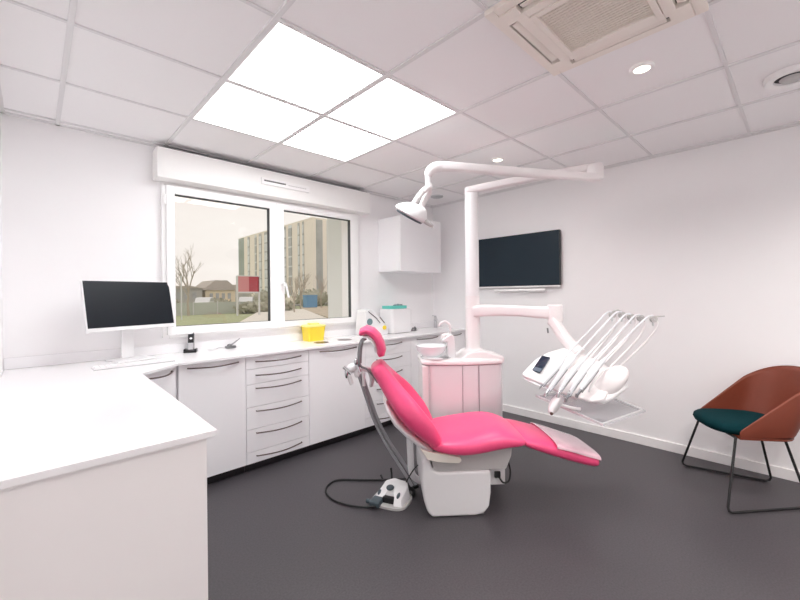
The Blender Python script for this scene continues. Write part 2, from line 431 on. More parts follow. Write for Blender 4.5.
def cab_drawers(t, x0, x1, zs, w):
    for a, b_ in zip(zs[:-1], zs[1:]):
        d = MB().box(x0+.002, x1-.002, FY, FY+.018, b_+.0015, a-.0015, .0015).build('drawer', 'cab', t)
        c = (x0+x1)/2; hz = a-.033 if (a-b_) > .14 else (a+b_)/2+.008
        handle((c-w, FY, hz), (c+w, FY, hz), (0,-1,0), d)
c1 = carcass('base_cabinet', 'white base cabinet with one door, beneath the handset', .678, 1.120); cab_door(c1, .678, 1.120, hx=.165)
c2 = carcass('drawer_cabinet', 'white cabinet of six drawers left of the yellow box', 1.120, 1.640); cab_drawers(c2, 1.120, 1.640, [.856,.765,.652,.482,.318,.150,.064], .185)
c3 = carcass('base_cabinet', 'white base cabinet with one wide door between the two drawer stacks', 1.640, 2.235); cab_door(c3, 1.640, 2.235, hx=.19)
c4 = carcass('drawer_cabinet', 'white cabinet of drawers right behind the pink headrest', 2.235, 2.840); cab_drawers(c4, 2.235, 2.840, [.856,.715,.574,.433,.292,.150,.064], .165)
c5 = carcass('base_cabinet', 'white base cabinet seen past the glass bowl of the pink unit', 2.840, 3.350); cab_door(c5, 2.840, 3.350, hx=.165)
c6 = carcass('base_cabinet', 'white base cabinet in the room corner behind the tall white column', 3.350, 3.768); cab_door(c6, 3.350, 3.768, hx=.13)
# corner cabinet with a slanted door
cc = thing('corner_cabinet', 'white corner cabinet with a slanted door where the worktop bends', 'cabinet', (.3, 3.0, 0))
pa, pb = Vector((.412,2.60,0)), Vector((.668,2.832,0)); dd = (pb-pa).normalized(); nn = Vector((dd.y,-dd.x,0))
q = lambda v, k: (v+nn*k)
m = MB().prism([q(pa,-.02)[:2], q(pb,-.02)[:2], (.676,2.86), (.676,3.31), (-.12,3.31), (-.12,2.60)], .062, TZ-.021); m.build('body', 'cab', cc, smooth=0)
m = MB().prism([q(pa,-.065)[:2], q(pb,-.065)[:2], q(pb,-.08)[:2], q(pa,-.08)[:2]], 0, .062); m.build('plinth', 'black', cc, smooth=0)
m = MB().prism([q(pa+dd*.004,-.019)[:2], q(pb-dd*.004,-.019)[:2], q(pb-dd*.004,-.001)[:2], q(pa+dd*.004,-.001)[:2]], .066, .855, .001, 1); d = m.build('door', 'cab', cc)
handle(pa+dd*.07+Vector((0,0,.832)), pb-dd*.05+Vector((0,0,.832)), nn, d)
# peninsula cabinet run under the near leg of the worktop
pc = thing('side_cabinet', 'wide white cabinet panel closing the near end of the worktop', 'cabinet', (.13, 1.9, 0))
MB().box(XL+.002, .400, 1.336, 1.354, 0, TZ-.021, .001).build('end_panel', 'endp', pc)
MB().box(XL+.002, .380, 1.355, 2.595, .062, TZ-.021).build('body', 'cab', pc, smooth=0)
MB().box(.33, .345, 1.355, 2.595, 0, .062).build('plinth', 'black', pc, smooth=0)
for k in range(3):
    y0 = 1.358+k*.412; d = MB().box(.381, .399, y0, y0+.408, .066, .855, .0015).build('door', 'cab', pc)
    handle((.399,y0+.08,.832), (.399,y0+.33,.832), (1,0,0), d)

# ---------------------------------------------------------------- things on the worktop
def ell(m, c, r, T=None, n=16, k=10):
    b = bmesh.new(); bmesh.ops.create_uvsphere(b, u_segments=n, v_segments=k, radius=1)
    for v in b.verts: v.co = Vector((v.co.x*r[0], v.co.y*r[1], v.co.z*r[2]))
    X = Matrix.Translation(c) @ (T if T is not None else Matrix.Identity(4))
    return m.bm(b, X)
RZ = lambda a: Matrix.Rotation(a, 4, 'Z'); RX = lambda a: Matrix.Rotation(a, 4, 'X'); RY = lambda a: Matrix.Rotation(a, 4, 'Y')
# computer monitor
mo = thing('computer_monitor', 'white computer monitor with a black screen on the worktop left of the window', 'monitor', (.478, 3.17, TZ), math.radians(16.5))
T = Matrix.Translation((0,-.01,.378)) @ RX(math.radians(-13))
MB().box(-.272,.272, .000,.022, -.170,.168, .006, T=T).build('casing', 'white', mo, world=False)
MB().box(-.264,.264, -.0015,.001, -.145,.163, T=T).build('screen', 'screen', mo, world=False, smooth=0)
MB().box(-.075,.075, .02,.045, -.08,.08, .01, T=T).build('rear_mount', 'white', mo, world=False)
ell(MB(), (0,.002,.245), (.006,.006,.008)).build('power_button', 'black', mo, world=False)
m = MB(); m.box(-.038,.038, .050,.066, .012,.38, .006); m.build('stand', 'white', mo, world=False)
MB().box(-.115,.115, -.075,.115, .0,.012, .005).build('stand_foot', 'white', mo, world=False)
# keyboard
kb = thing('keyboard', 'slim white keyboard on the worktop in front of the monitor', 'keyboard', (.46, 2.94, TZ), math.radians(2))
MB().box(-.215,.215, -.055,.055, 0,.010, .004).build('tray', 'white', kb, world=False)
m = MB()
for r in range(5):
    for c in range(15):
        if r == 0 and 4 <= c <= 9: continue
        x = -.205+c*.0275; y = -.047+r*.0190; m.box(x, x+.0245, y, y+.0165, .010, .0135)
m.box(-.205+4*.0275, -.205+10*.0275-.003, -.047, -.0305, .010, .0135)
m.build('keys', 'pvc', kb, world=False, smooth=0)
MB().box(-.214,.214, -.0545,-.050, -.0,.003).build('underside_edge', 'mgrey', kb, world=False, smooth=0)
# cordless handset in its cradle
ph = thing('cordless_phone', 'black and silver cordless handset standing in its cradle on the worktop', 'phone', (.868, 3.255, TZ), math.radians(-25))
m = MB().box(-.042,.042, -.035,.035, 0,.018, .007); m.box(-.045,-.028, -.038,.02, .0,.030, .006); m.box(.028,.045, -.038,.02, .0,.030, .006); m.build('cradle', 'black', ph, world=False)
T = Matrix.Translation((0,.002,.012)) @ RX(math.radians(-12))
MB().box(-.024,.024, -.012,.012, 0,.175, .010, 3, T=T).build('handset', 'chrome', ph, world=False)
m = MB().box(-.020,.020, -.0145,-.011, .060,.170, .003, T=T); m.build('display_panel', 'black', ph, world=False)
m = MB(); m.box(-.013,.013, -.0155,-.0140, .125,.153, T=T); m.build('display', 'uigrey', ph, world=False, smooth=0)
ell(MB(), T @ Vector((0,-.0140,.093)), (.010,.003,.009)).build('round_key', 'white', ph, world=False)
# small charger with its wire
cg = thing('instrument_charger', 'small black charger with a wand on the worktop right of the handset', 'charger', (1.165, 3.255, TZ), math.radians(10))
m = MB().box(-.040,.040, -.022,.022, 0,.022, .007); ell(m, (-.008,0,.024), (.022,.018,.014)); m.build('charger_base', 'steel', cg, world=False)
MB().tube([(.0,0,.025),(.045,.01,.045),(.095,.02,.072)], [.007,.0055,.003], 8, sub=3).build('wand', 'mgrey', cg, world=False)
MB().tube([(-.035,0,.006),(-.085,.025,.012),(-.13,.0,.006),(-.165,-.02,.0035),(-.19,-.01,.0035)], .0025, 6, sub=6).build('wire', 'chrome', cg, world=False)
# yellow waste box
yb = thing('sharps_box', 'yellow plastic waste box with a lid on the worktop under the window', 'waste box', (1.915, 3.21, TZ))
def rrect(hx, hy, z, r=.02, n=5):
    out = []
    for (sx, sy, a0) in ((1,1,0),(-1,1,90),(-1,-1,180),(1,-1,270)):
        for k in range(n):
            a = math.radians(a0+90*k/(n-1)); out.append(Vector((sx*(hx-r)+r*math.cos(a), sy*(hy-r)+r*math.sin(a), z)))
    return out
MB().loft([rrect(.082,.062,0), rrect(.088,.068,.07), rrect(.094,.073,.132)]).build('bin', 'yellow', yb, world=False, smooth=50)
MB().loft([rrect(.099,.078,.132), rrect(.099,.078,.144), rrect(.088,.067,.150), rrect(.060,.045,.152)]).build('lid', 'lyellow', yb, world=False, smooth=50)
MB().loft([rrect(.052,.034,.152,.012), rrect(.050,.032,.166,.012), rrect(.046,.028,.168,.012)]).build('flap', 'lyellow', yb, world=False, smooth=50)
# wedge shaped device with dial
wd = thing('sealing_machine', 'white slant-faced device with a grey dial and a yellow button on the worktop', 'device', (2.575, 3.16, TZ))
side = [(-.15,-.08),(.16,-.08),(.16,.10),(-.15,.10)]
prof = [(-.145,0),(.165,0),(.175,.035),(.160,.105),(-.035,.268),(-.075,.280),(-.130,.262),(-.150,.03)]
m = MB().prism(prof, -.075, .085, .008, 2, T=Matrix.Translation((0,0,0)) @ Matrix(((1,0,0,0),(0,0,-1,0),(0,1,0,0),(0,0,0,1))))
m.build('housing', 'white', wd, world=False)
dial = MB().lathe([(.001,-.098),(.030,-.098),(.034,-.094),(.034,-.080)], 24, T=Matrix.Translation((-.085,0,.150)) @ RX(-PI/2))
dial.build('dial', 'gteal', wd, world=False)
MB().lathe([(.001,-.098),(.020,-.098),(.023,-.094),(.023,-.080)], 24, T=Matrix.Translation((.115,0,.078)) @ RX(-PI/2)).build('round_button', 'yellow', wd, world=False)
MB().tube([(-.10,-.090,.255),(.0,-.092,.185),(.055,-.090,.130)], .004, 8).build('lever', 'steel', wd, world=False)
MB().tube([(.05,-.090,.192),(.115,-.090,.128)], .004, 8).build('short_lever', 'bronze', wd, world=False)
# tall white cylinder-like waste bin with turquoise box on top
wb = thing('countertop_sterilizer', 'white rounded box-shaped appliance on the worktop under the wall cabinet', 'appliance', (2.935, 3.16, TZ))
MB().loft([rrect(.150,.105,.006,.035), rrect(.157,.112,.02,.04), rrect(.160,.115,.250,.04), rrect(.152,.108,.268,.035)]).build('housing', 'white', wb, world=False, smooth=50)
MB().loft([rrect(.142,.098,0,.03), rrect(.142,.098,.008,.03)]).build('base_rim', 'mgrey', wb, world=False)
tq = thing('glove_box', 'flat turquoise box lying on top of the white appliance', 'box', (2.92, 3.16, TZ+.269))
MB().box(-.12,.12, -.075,.075, 0,.034, .003).build('carton', 'turq', tq, world=False)
m = MB()
for k in range(5): ell(m, (-.01+k*.022, -.02+.012*(k%2), .036), (.022,.026,.010+.004*(k%3)), RZ(k*.7))
m.build('gloves', 'gteal', tq, world=False)
# pliers like tool
tl = thing('desk_tool', 'small dark metal clip on the worktop right of the white appliance', 'tool', (3.225, 3.16, TZ), .4)
m = MB().tube([(-.05,0,.010),(.0,.012,.030),(.05,.0,.014)], .008, 8, sub=4).tube([(-.045,-.02,.008),(.01,-.01,.045),(.04,-.015,.012)], .006, 8, sub=4).box(-.05,.055,-.028,.028,0,.008,.003)
m.build('clip', 'steel', tl, world=False)
# tap
tp = thing('tap', 'slim chrome tap on the worktop in the room corner', 'tap', (3.70, 3.24, TZ))
MB().lathe([(.001,0),(.026,0),(.026,.006),(.018,.010),(.017,.135),(.012,.142),(.001,.142)], 20).build('tap_body', 'chrome', tp, world=False)
MB().tube([(0,0,.085),(-.05,-.06,.115),(-.09,-.11,.105)], [.011,.010,.009], 10, sub=4).build('spout', 'chrome', tp, world=False)
MB().box(-.012,.012,-.01,.045,.142,.152,.003).build('lever', 'chrome', tp, world=False)

# ---------------------------------------------------------------- dental chair
CH = (1.907, 1.526, 0); CA = math.radians(-40.58)
dc = thing('dental_chair', 'reclined bright pink treatment chair on a white pedestal in the middle of the room', 'dental chair', CH, CA)
XZ = lambda: Matrix(((1,0,0,0),(0,0,-1,0),(0,1,0,0),(0,0,0,1)))   # prism drawn in x,z, extruded along -y
ped = [(-.180,.365),(-.212,.33),(-.216,.22),(-.203,.10),(-.182,.03),(-.155,.0),(.105,.0),(.155,.012),(.186,.05),(.197,.13),(.197,.262),(-.115,.262),(-.150,.28),(-.165,.33)]
m = MB().prism([(x-.008,z) for x, z in ped], -.182, .165, .016, 3, T=XZ()); pe = m.build('pedestal', 'white', dc, world=False, smooth=50)
MB().box(-.15,.15,-.15,.15,.0,.01,.004).build('floor_plate', 'mgrey', dc, world=False)
mech = [(-.160,.385),(.325,.405),(.318,.34),(.285,.262),(-.155,.262)]
MB().prism(mech, -.150, .150, .008, 2, T=XZ()).build('lift_housing', 'lgrey', dc, world=False)
# small connection box
sbx = MB().box(.235,.335,.02,.16,.085,.262,.008).build('connection_box', 'white', dc, world=False)
MB().box(.262,.300,.005,.022,.135,.175,.004).tube([(.29,.012,.14),(.31,-.012,.115),(.35,.0,.12),(.37,.03,.17),(.36,.06,.24)], .006, 8, sub=5).build('plug', 'cable', sbx, world=False)
# seat
def seatring(x, hw, zt, zb, p=3.0, dz=0., n=32):
    out = []
    for k in range(n):
        a = 2*PI*k/n; ca, sa = math.cos(a), math.sin(a)
        y = hw*math.copysign(abs(ca)**(2/p), ca); s_ = math.copysign(abs(sa)**(2/p), sa)
        z = (zt+zb)/2+(zt-zb)/2*s_
        if sa > 0: z -= dz*(1-(y/hw)**2)*s_
        out.append(Vector((x, y, z)))
    return out
S = [(-.175,.16,.455,.405,2.2,0),(-.165,.20,.468,.390,2.4,.004),(-.12,.240,.480,.378,2.6,.008),(-.03,.268,.490,.366,2.8,.012),(.06,.275,.502,.366,2.8,.010),(.15,.268,.515,.378,2.8,.006),(.24,.255,.520,.392,2.8,.0),(.31,.245,.504,.400,2.8,0),(.37,.232,.476,.402,2.6,0),(.392,.205,.460,.425,2.3,0)]
MB().loft([seatring(*s_) for s_ in S]).build('seat', 'pink', dc, world=False, smooth=180, subsurf=1)
S = [(.365,.20,.462,.430,2.2,0),(.380,.220,.470,.398,2.6,0),(.45,.218,.458,.372,2.8,0),(.55,.210,.432,.332,2.8,0),(.66,.200,.403,.294,2.8,0),(.76,.190,.368,.262,2.8,0),(.832,.184,.346,.246,3.0,0),(.856,.174,.330,.258,2.8,0)]
MB().loft([seatring(*s_) for s_ in S]).build('leg_rest', 'pink', dc, world=False, smooth=180, subsurf=1)
def capring(x, hw, zt, th, p=3.2, n=24):
    top = []; 
    for k in range(n+1):
        a = PI*k/n; ca, sa = math.cos(a), math.sin(a)
        top.append((hw*math.copysign(abs(ca)**(2/p), ca), abs(sa)**(2/p)))
    out = [Vector((x, y, zt-.034+.034*s_)) for y, s_ in top]
    out += [Vector((x, y*(hw-.004)/hw, zt-.034+(.034-th)*s_)) for y, s_ in reversed(top)]
    return out
F_ = [(.572,.2095,.4320,.003),(.576,.2105,.4330,.005),(.66,.2015,.4085,.005),(.76,.1915,.3735,.005),(.828,.186,.3515,.005),(.852,.178,.341,.005)]
MB().loft([capring(*f) for f in F_]).build('foot_cover', 'film', dc, world=False, smooth=60, label='pale translucent cover over the foot end')
# backrest
def backring(R, Fp, hw, conc, p=2.7, n=36):
    R = Vector((R[0],0,R[1])); Fp = Vector((Fp[0],0,Fp[1])); out = []
    for k in range(n):
        a = 2*PI*k/n; ca, sa = math.cos(a), math.sin(a)
        w = math.copysign(abs(ca)**(2/p), ca); s_ = .5+.5*math.copysign(abs(sa)**(2/p), sa)
        if sa > 0: s_ -= conc*max(0, 1-(abs(w)/.80)**2)*(s_-.5)*2*.9
        P = R.lerp(Fp, s_); out.append(Vector((P.x, w*hw, P.z)))
    return out
B = [((-.118,.385),(-.095,.418),.17,.1),((-.152,.400),(-.090,.448),.210,.5),((-.212,.440),(-.100,.510),.246,.95),((-.280,.495),(-.132,.588),.272,1.15),((-.345,.558),(-.188,.660),.282,1.15),
     ((-.392,.628),(-.240,.725),.270,1.0),((-.432,.695),(-.305,.778),.205,.55),((-.472,.765),(-.365,.832),.152,.2),((-.502,.818),(-.410,.868),.138,.08),((-.520,.850),(-.432,.892),.128,0),((-.512,.876),(-.452,.904),.105,0)]
MB().loft([backring(*b_) for b_ in B]).build('backrest', 'pink', dc, world=False, smooth=180, subsurf=1)
def plate(L, th, hw, name, mt, p=2.6, par=None, n=24):
    """shell along a line of (x,z) points, thickness th to the rear side"""
    rings = []
    for i, (x, z) in enumerate(L):
        a = Vector(L[max(i-1,0)]); b_ = Vector(L[min(i+1,len(L)-1)]); d = (b_-a).normalized(); nr = Vector((-d.y, d.x))
        h = hw[i] if hasattr(hw, '__len__') else hw
        t_ = th[i] if hasattr(th, '__len__') else th
        rings.append(sell((x,0,z), (0,1,0), (nr.x,0,nr.y), h, t_, p, n))
    return MB().loft(rings).build(name, mt, par or dc, world=False, smooth=60)
plate([(-.432,.665),(-.405,.615),(-.365,.555),(-.300,.490),(-.235,.435),(-.175,.395),(-.135,.375)], [.012,.022,.028,.030,.028,.024,.012], [.13,.175,.19,.19,.18,.165,.13], 'back_shell', 'white')
for sy in (-1, 1):
    m = MB().prism([(-.235,.425),(-.19,.360),(-.13,.345),(-.01,.335),(.005,.350),(-.005,.372),(-.09,.392),(-.16,.400)], -.012, .012, .006, 2, T=Matrix.Translation((0,sy*.205,0)) @ XZ())
    m.build('side_hinge', 'ivory', dc, world=False)
# headrest
A_ = [(-.578,1.066),(-.568,1.083),(-.540,1.094),(-.505,1.080),(-.476,1.050),(-.457,1.008),(-.449,.975),(-.455,.950),(-.468,.940)]
hp = thing  # (keeps the name short below)
hr = plate(A_, [.012,.022,.026,.027,.028,.029,.030,.028,.016], [.095,.115,.122,.125,.125,.122,.118,.11,.09], 'headrest', 'pink')
for p_ in hr.data.polygons: p_.use_smooth = True
plate([(-.560,1.055),(-.530,1.058),(-.503,1.035),(-.487,.998),(-.480,.960)], .014, [.08,.095,.10,.095,.08], 'headrest_shell', 'white', par=hr)
MB().tube([(-.545,0,1.040),(-.566,0,1.028),(-.579,0,.995),(-.585,0,.94),(-.586,0,.885)], [.010,.013,.0145,.0145,.013], 12, sub=4).build('headrest_post', 'steel', dc, world=False)
MB().tube([(-.592,0,.885),(-.575,0,.862),(-.54,0,.845),(-.50,0,.80),(-.475,0,.76)], [.011,.007,.006,.006,.006], 10, sub=4).build('post_bracket', 'steel', dc, world=False)
# bent white strut behind the pedestal
MB().tube([(1.761, 1.775, 0.387), (1.765, 1.771, 0.263), (1.769, 1.768, 0.159), (1.799, 1.766, 0.107), (1.854, 1.755, 0.069), (1.940, 1.743, 0.044)], .022, 14, sub=5).build('strut', 'white', dc)
# assistant's instrument arm beside the backrest
aa = MB()
aa.tube([(1.595, 1.961, 0.711), (1.587, 1.941, 0.767), (1.561, 1.938, 0.824), (1.516, 1.953, 0.835), (1.467, 1.973, 0.826)], [.014,.016,.018,.020,.018], 12, sub=4)
ell(aa, (1.462, 1.977, 0.839), (.040,.034,.036)); ell(aa, (1.427, 1.983, 0.812), (.022,.022,.040)); aa.box(-.5,-.49,0,.01,.76,.77)
aa = MB()
aa.tube([(1.595, 1.961, 0.711), (1.587, 1.941, 0.767), (1.561, 1.938, 0.824), (1.516, 1.953, 0.835), (1.467, 1.973, 0.826)], [.014,.016,.018,.020,.018], 12, sub=4)
ell(aa, (1.458, 1.981, 0.845), (.034,.034,.030)); ell(aa, (1.480, 1.960, 0.813), (.020,.020,.030))
ar = aa.build('assistant_arm', 'white', dc)
m = MB(); ell(m, (1.409, 1.973, 0.822), (.012,.012,.034)); m.tube([(1.395, 1.985, 0.860), (1.429, 1.953, 0.816)], .010, 8); ell(m, (1.464, 1.947, 0.887), (.014,.014,.022)); m.tube([(1.464, 1.947, 0.912), (1.482, 1.930, 0.824)], [.006,.008], 8)
m.build('holder', 'chrome', ar)
m = MB().tube([(1.432, 1.978, 0.799), (1.445, 1.966, 0.748)], .014, 10); m.tube([(1.496, 1.917, 0.823), (1.500, 1.914, 0.735)], .010, 8); m.build('suction_tip', 'white', ar)
for k, (dx, r) in enumerate(((-1.6,.010),(2.2,.013))):
    MB().tube([(1.485, 1.955, 0.813), (1.515, 1.954, 0.732), (1.544, 1.941, 0.633), (1.588, 1.926, 0.497), (1.645, 1.885, 0.350), (1.712, 1.835, 0.208), (1.754, 1.795, 0.116), (1.771, 1.766, 0.061)] if k == 0 else
              [(1.516, 1.954, 0.803), (1.546, 1.952, 0.708), (1.575, 1.938, 0.614), (1.618, 1.926, 0.490), (1.675, 1.884, 0.348), (1.745, 1.832, 0.212), (1.788, 1.791, 0.119), (1.811, 1.769, 0.059)], r, 10, sub=5).build('suction_hose', 'hose', dc)
MB().tube([(1.780, 1.813, 0.042), (1.780, 1.757, 0.022), (1.728, 1.752, -0.002), (1.733, 1.802, 0.023), (1.842, 1.781, 0.031)], .012, 8, sub=6).build('hose_end', 'cable', dc)
MB().tube([(1.778, 1.690, 0.233), (1.750, 1.717, 0.201), (1.736, 1.758, 0.135), (1.726, 1.795, 0.061)], .004, 6, sub=5).build('thin_cable', 'cable', dc)

# foot control on the floor with its cord
fa = math.radians(-66)
fc = thing('foot_control', 'white foot control with dark buttons on the floor beside the pedestal', 'foot pedal', (1.640, 1.815, 0), fa)
def fring(hx, hy, z, cx=0, cy=0, p=3.2): return sell((cx,cy,z), (1,0,0), (0,1,0), hx, hy, p, 28)
m = MB().loft([fring(.122,.108,.0,0,-.005), fring(.122,.108,.014,0,-.005), fring(.116,.100,.018,0,-.005)]); m.build('base_plate', 'lgrey', fc, world=False, smooth=40)
# body: wedge with a notch at the front
bp = [(-.105,-.055),(-.100,-.085),(-.040,-.088),(-.036,-.050),(.040,-.050),(.046,-.096),(.100,-.088),(.114,.030),(.085,.088),(-.03,.098),(-.085,.05)]
b = bmesh.new(); lo = [b.verts.new((x,y,.016)) for x, y in bp]
def topz(x, y): return max(.030, .104+.50*min(0, y-.03)-.12*abs(x))
hi = [b.verts.new((x*.80+.004, y*.80+.008, topz(x*.8, y*.8))) for x, y in bp]
b.faces.new(lo[::-1]); n = len(bp)
for i in range(n): b.faces.new((lo[i], lo[(i+1)%n], hi[(i+1)%n], hi[i]))
ce = b.verts.new((.005,.012,.103))
for i in range(n): b.faces.new((hi[i], hi[(i+1)%n], ce))
bmesh.ops.recalc_face_normals(b, faces=b.faces[:]); bmesh.ops.bevel(b, geom=b.edges[:], offset=.005, segments=2, profile=.5, affect='EDGES')
m = MB(); m.bm(b); m.build('pedal_body', 'white', fc, world=False, smooth=40)
m = MB(); ell(m, (-.005,-.018,.088), (.026,.022,.010), RX(.40)); m.build('round_switch', 'dgrey', fc, world=False)
for (x, y, z, r) in ((-.070,-.040,.058,(.010,.020,.008)), (.062,-.045,.062,(.010,.022,.008))):
    m = MB(); ell(m, (x, y, z), r, RX(.45)); m.build('side_switch', 'dgrey', fc, world=False)
m = MB().box(-.100,-.030,-.135,-.055,.004,.045,.012,3).tube([(-.13,-.10,.022),(-.06,-.10,.022)], .014, 10); m.build('foot_lever', 'dgrey', fc, world=False)
m = MB().box(-.034,.040,-.078,-.045,.018,.052,.004); m.build('recess', 'black', fc, world=False)
m = MB().tube([(-.09,.055,.09),(-.112,.07,.11)], .007, 8).tube([(-.045,.098,.04),(-.055,.12,.10),(-.062,.125,.145)], .007, 8, sub=3); m.build('carry_handle', 'black', fc, world=False)
MB().tube([(1.510,1.800,.02),(1.460,1.850,.012),(1.400,1.950,.008),(1.368,2.070,.006),(1.385,2.180,.006),(1.442,2.255,.006),(1.54,2.270,.006),(1.67,2.140,.006),(1.78,2.030,.008),(1.90,1.91,.02),(1.97,1.80,.06)], .0065, 8, sub=8).build('cord', 'cable', fc)

# ---------------------------------------------------------------- water unit with its column
du = thing('dental_unit', 'pale pink cabinet unit with a white top and tall white column behind the pink chair', 'dental unit', (CH[0]+.034*math.cos(CA), CH[1]+.034*math.sin(CA), 0), CA)
UX0, UX1, UY0, UY1 = -.182, .432, .400, .690
def uplan(g=0., z=0, r=.07, yb=0):
    """rounded front plan, slightly bowed"""
    hx = (UX1-UX0)/2+g; c = (UX0+UX1)/2; out = []
    for k in range(7):
        a = math.radians(180+90*k/6); out.append(Vector((c-hx+r+r*math.cos(a), UY0-g+r+r*math.sin(a), z)))
    for k in range(1, 10):
        x = c-hx+r+(2*hx-2*r)*k/10; out.append(Vector((x, UY0-g-.022*math.sin(PI*k/10), z)))
    for k in range(7):
        a = math.radians(270+90*k/6); out.append(Vector((c+hx-r+r*math.cos(a), UY0-g+r+r*math.sin(a), z)))
    out += [Vector((c+hx, UY1+g, z)), Vector((c-hx, UY1+g, z))]
    return out
MB().loft([uplan(-.012,.10), uplan(-.003,.11), uplan(-.003,.783)]).build('cabinet_body', 'ppanel', du, world=False, smooth=40)
MB().loft([uplan(-.05,.0), uplan(-.05,.10)]).build('plinth', 'lgrey', du, world=False, smooth=40)
c_ = (UX0+UX1)/2
m = MB().box(UX0-.004,UX0+.052,UY0+.010,UY1,.11,.783,.012,3); m.build('end_trim', 'pwhite', du, world=False)
for x in (.108, .230):
    MB().box(x-.0012,x+.0012, UY0-.0235-.001,UY0-.015,.115,.783).build('panel_joint', 'mgrey', du, world=False, smooth=0)
m = MB().box(UX0+.05,UX0+.052,UY0-.006,UY0+.02,.115,.783); m.build('panel_joint', 'lgrey', du, world=False, smooth=0)
MB().loft([uplan(.004,.788), uplan(.008,.794), uplan(.008,.812), uplan(.0,.824), uplan(-.03,.830)]).build('top_cover', 'pwhite', du, world=False, smooth=50)
# raised hump around the column foot
hump = [(.085,.826),(.125,.842),(.155,.866),(.200,.880),(.300,.880),(.335,.862),(.372,.850),(.420,.843),(.432,.826)]
MB().prism(hump+[(.432,.80),(.085,.80)], -.670, -.410, .012, 3, T=XZ()).build('column_base', 'pwhite', du, world=False)
COL = (.232, .565)
MB().lathe([(.070,.870),(.062,.884),(.0555,.895),(.0555,1.205)], 36, T=Matrix.Translation((COL[0],COL[1],0)), caps=True).build('column_foot', 'pwhite', du, world=False)
MB().lathe([(.0545,1.207),(.0545,1.292)], 36, T=Matrix.Translation((COL[0],COL[1],0)), caps=True).build('swivel_collar', 'pwhite', du, world=False)
MB().lathe([(.0525,1.294),(.0525,2.128),(.050,2.136)], 36, T=Matrix.Translation((COL[0],COL[1],0)), caps=True).build('column', 'white', du, world=False)
# cuspidor
MB().lathe([(.030,.832),(.066,.842),(.106,.882),(.118,.920),(.114,.920),(.100,.884),(.060,.850),(.001,.846)], 36, T=Matrix.Translation((-.105,.50,0)), caps=False).build('rinsing_bowl', 'bowlglass', du, world=False, label='frosted glass bowl')
MB().lathe([(.001,.824),(.11,.824),(.118,.832),(.104,.840),(.001,.840)], 32, T=Matrix.Translation((-.070,.50,0))).build('bowl_dish', 'ppanel', du, world=False)
MB().lathe([(.001,.836),(.036,.836),(.034,.841),(.001,.841)], 24, T=Matrix.Translation((-.02,.43,0))).build('drain', 'steel', du, world=False)
m = MB().prism([(.010,.82),(.075,.82),(.070,.985),(.045,1.010),(.022,1.000),(-.028,.968),(-.030,.952),(.012,.950)], -.520, -.450, .009, 3, T=XZ()); m.build('tap_tower', 'ppanel', du, world=False)
MB().tube([(.040,.485,1.0),(.040,.485,1.05),(.028,.485,1.085),(-.004,.485,1.10),(-.036,.485,1.085),(-.044,.485,1.065)], [.008,.008,.008,.009,.010,.008], 10, sub=4).build('filler_spout', 'pwhite', du, world=False)
MB().tube([(-.015,.485,.975),(-.015,.485,.992),(.0,.485,.998),(.03,.485,.998)], .016, 12).build('filler_cap', 'pwhite', du, world=False)

# operating light on two arms
ol = thing('operating_light', 'white operating light hanging on a folded arm above the pink chair', 'lamp', (2.40,1.73,2.13))
def bar(pts, w, h, name, mt, par, sub=0, taper=None, p=3.5):
    """rounded rectangular beam through points; w sideways, h upright"""
    P = [Vector(q_) for q_ in pts]; rings = []
    for i in range(len(P)):
        d = (P[min(i+1,len(P)-1)]-P[max(i-1,0)]).normalized(); s_ = d.cross(Vector((0,0,1)))
        s_ = s_.normalized() if s_.length > .05 else Vector((.72,-.69,0)); u_ = s_.cross(d).normalized()
        k = taper[i] if taper else 1
        rings.append(sell(P[i], s_, u_, w/2*k, h/2*k, p, 20))
    return MB().loft(rings).build(name, mt, par, smooth=50)
bar([(2.429, 1.802, 2.103), (2.439, 1.786, 2.110), (2.505, 1.702, 2.126), (2.680, 1.398, 2.166), (2.857, 1.036, 2.192), (2.872, 0.994, 2.191)], .070, .056, 'rear_arm', 'pwhite', ol, taper=[.5,.9,1,1,.95,.9])
MB().lathe([(.001,-.052),(.050,-.052),(.056,-.045),(.056,.045),(.050,.052),(.001,.052)], 28, T=Matrix.Translation((2.861, 1.004, 2.154))).build('elbow_joint', 'pwhite', ol)
bar([(2.834, 0.975, 2.112), (2.788, 1.012, 2.108), (2.505, 1.233, 2.124), (2.281, 1.405, 2.138), (2.037, 1.596, 2.156), (1.971, 1.644, 2.156), (1.939, 1.668, 2.152)], .056, .060, 'front_arm', 'pwhite', ol, taper=[.7,.9,1,1,1,1.02,.8])
MB().tube([(1.962, 1.653, 2.155), (1.929, 1.678, 2.149), (1.901, 1.697, 2.124), (1.891, 1.707, 2.091)], [.034,.035,.032,.025], 16, sub=4).build('bend', 'pwhite', ol)
MB().tube([(1.891, 1.707, 2.098), (1.892, 1.706, 2.025)], .019, 16).tube([(1.893, 1.705, 2.038), (1.898, 1.700, 2.008)], [.023,.021], 16).build('neck', 'white', ol)
MB().tube([(1.895, 1.703, 2.018), (1.857, 1.712, 1.990), (1.818, 1.721, 1.949), (1.789, 1.748, 1.891)], [.024,.025,.024,.022], 12, sub=4, flat=.8).tube([(1.903, 1.709, 2.015), (1.915, 1.725, 1.987), (1.898, 1.742, 1.947), (1.871, 1.754, 1.885)], [.020,.022,.023,.020], 12, sub=4, flat=.8).build('fork', 'pwhite', ol)
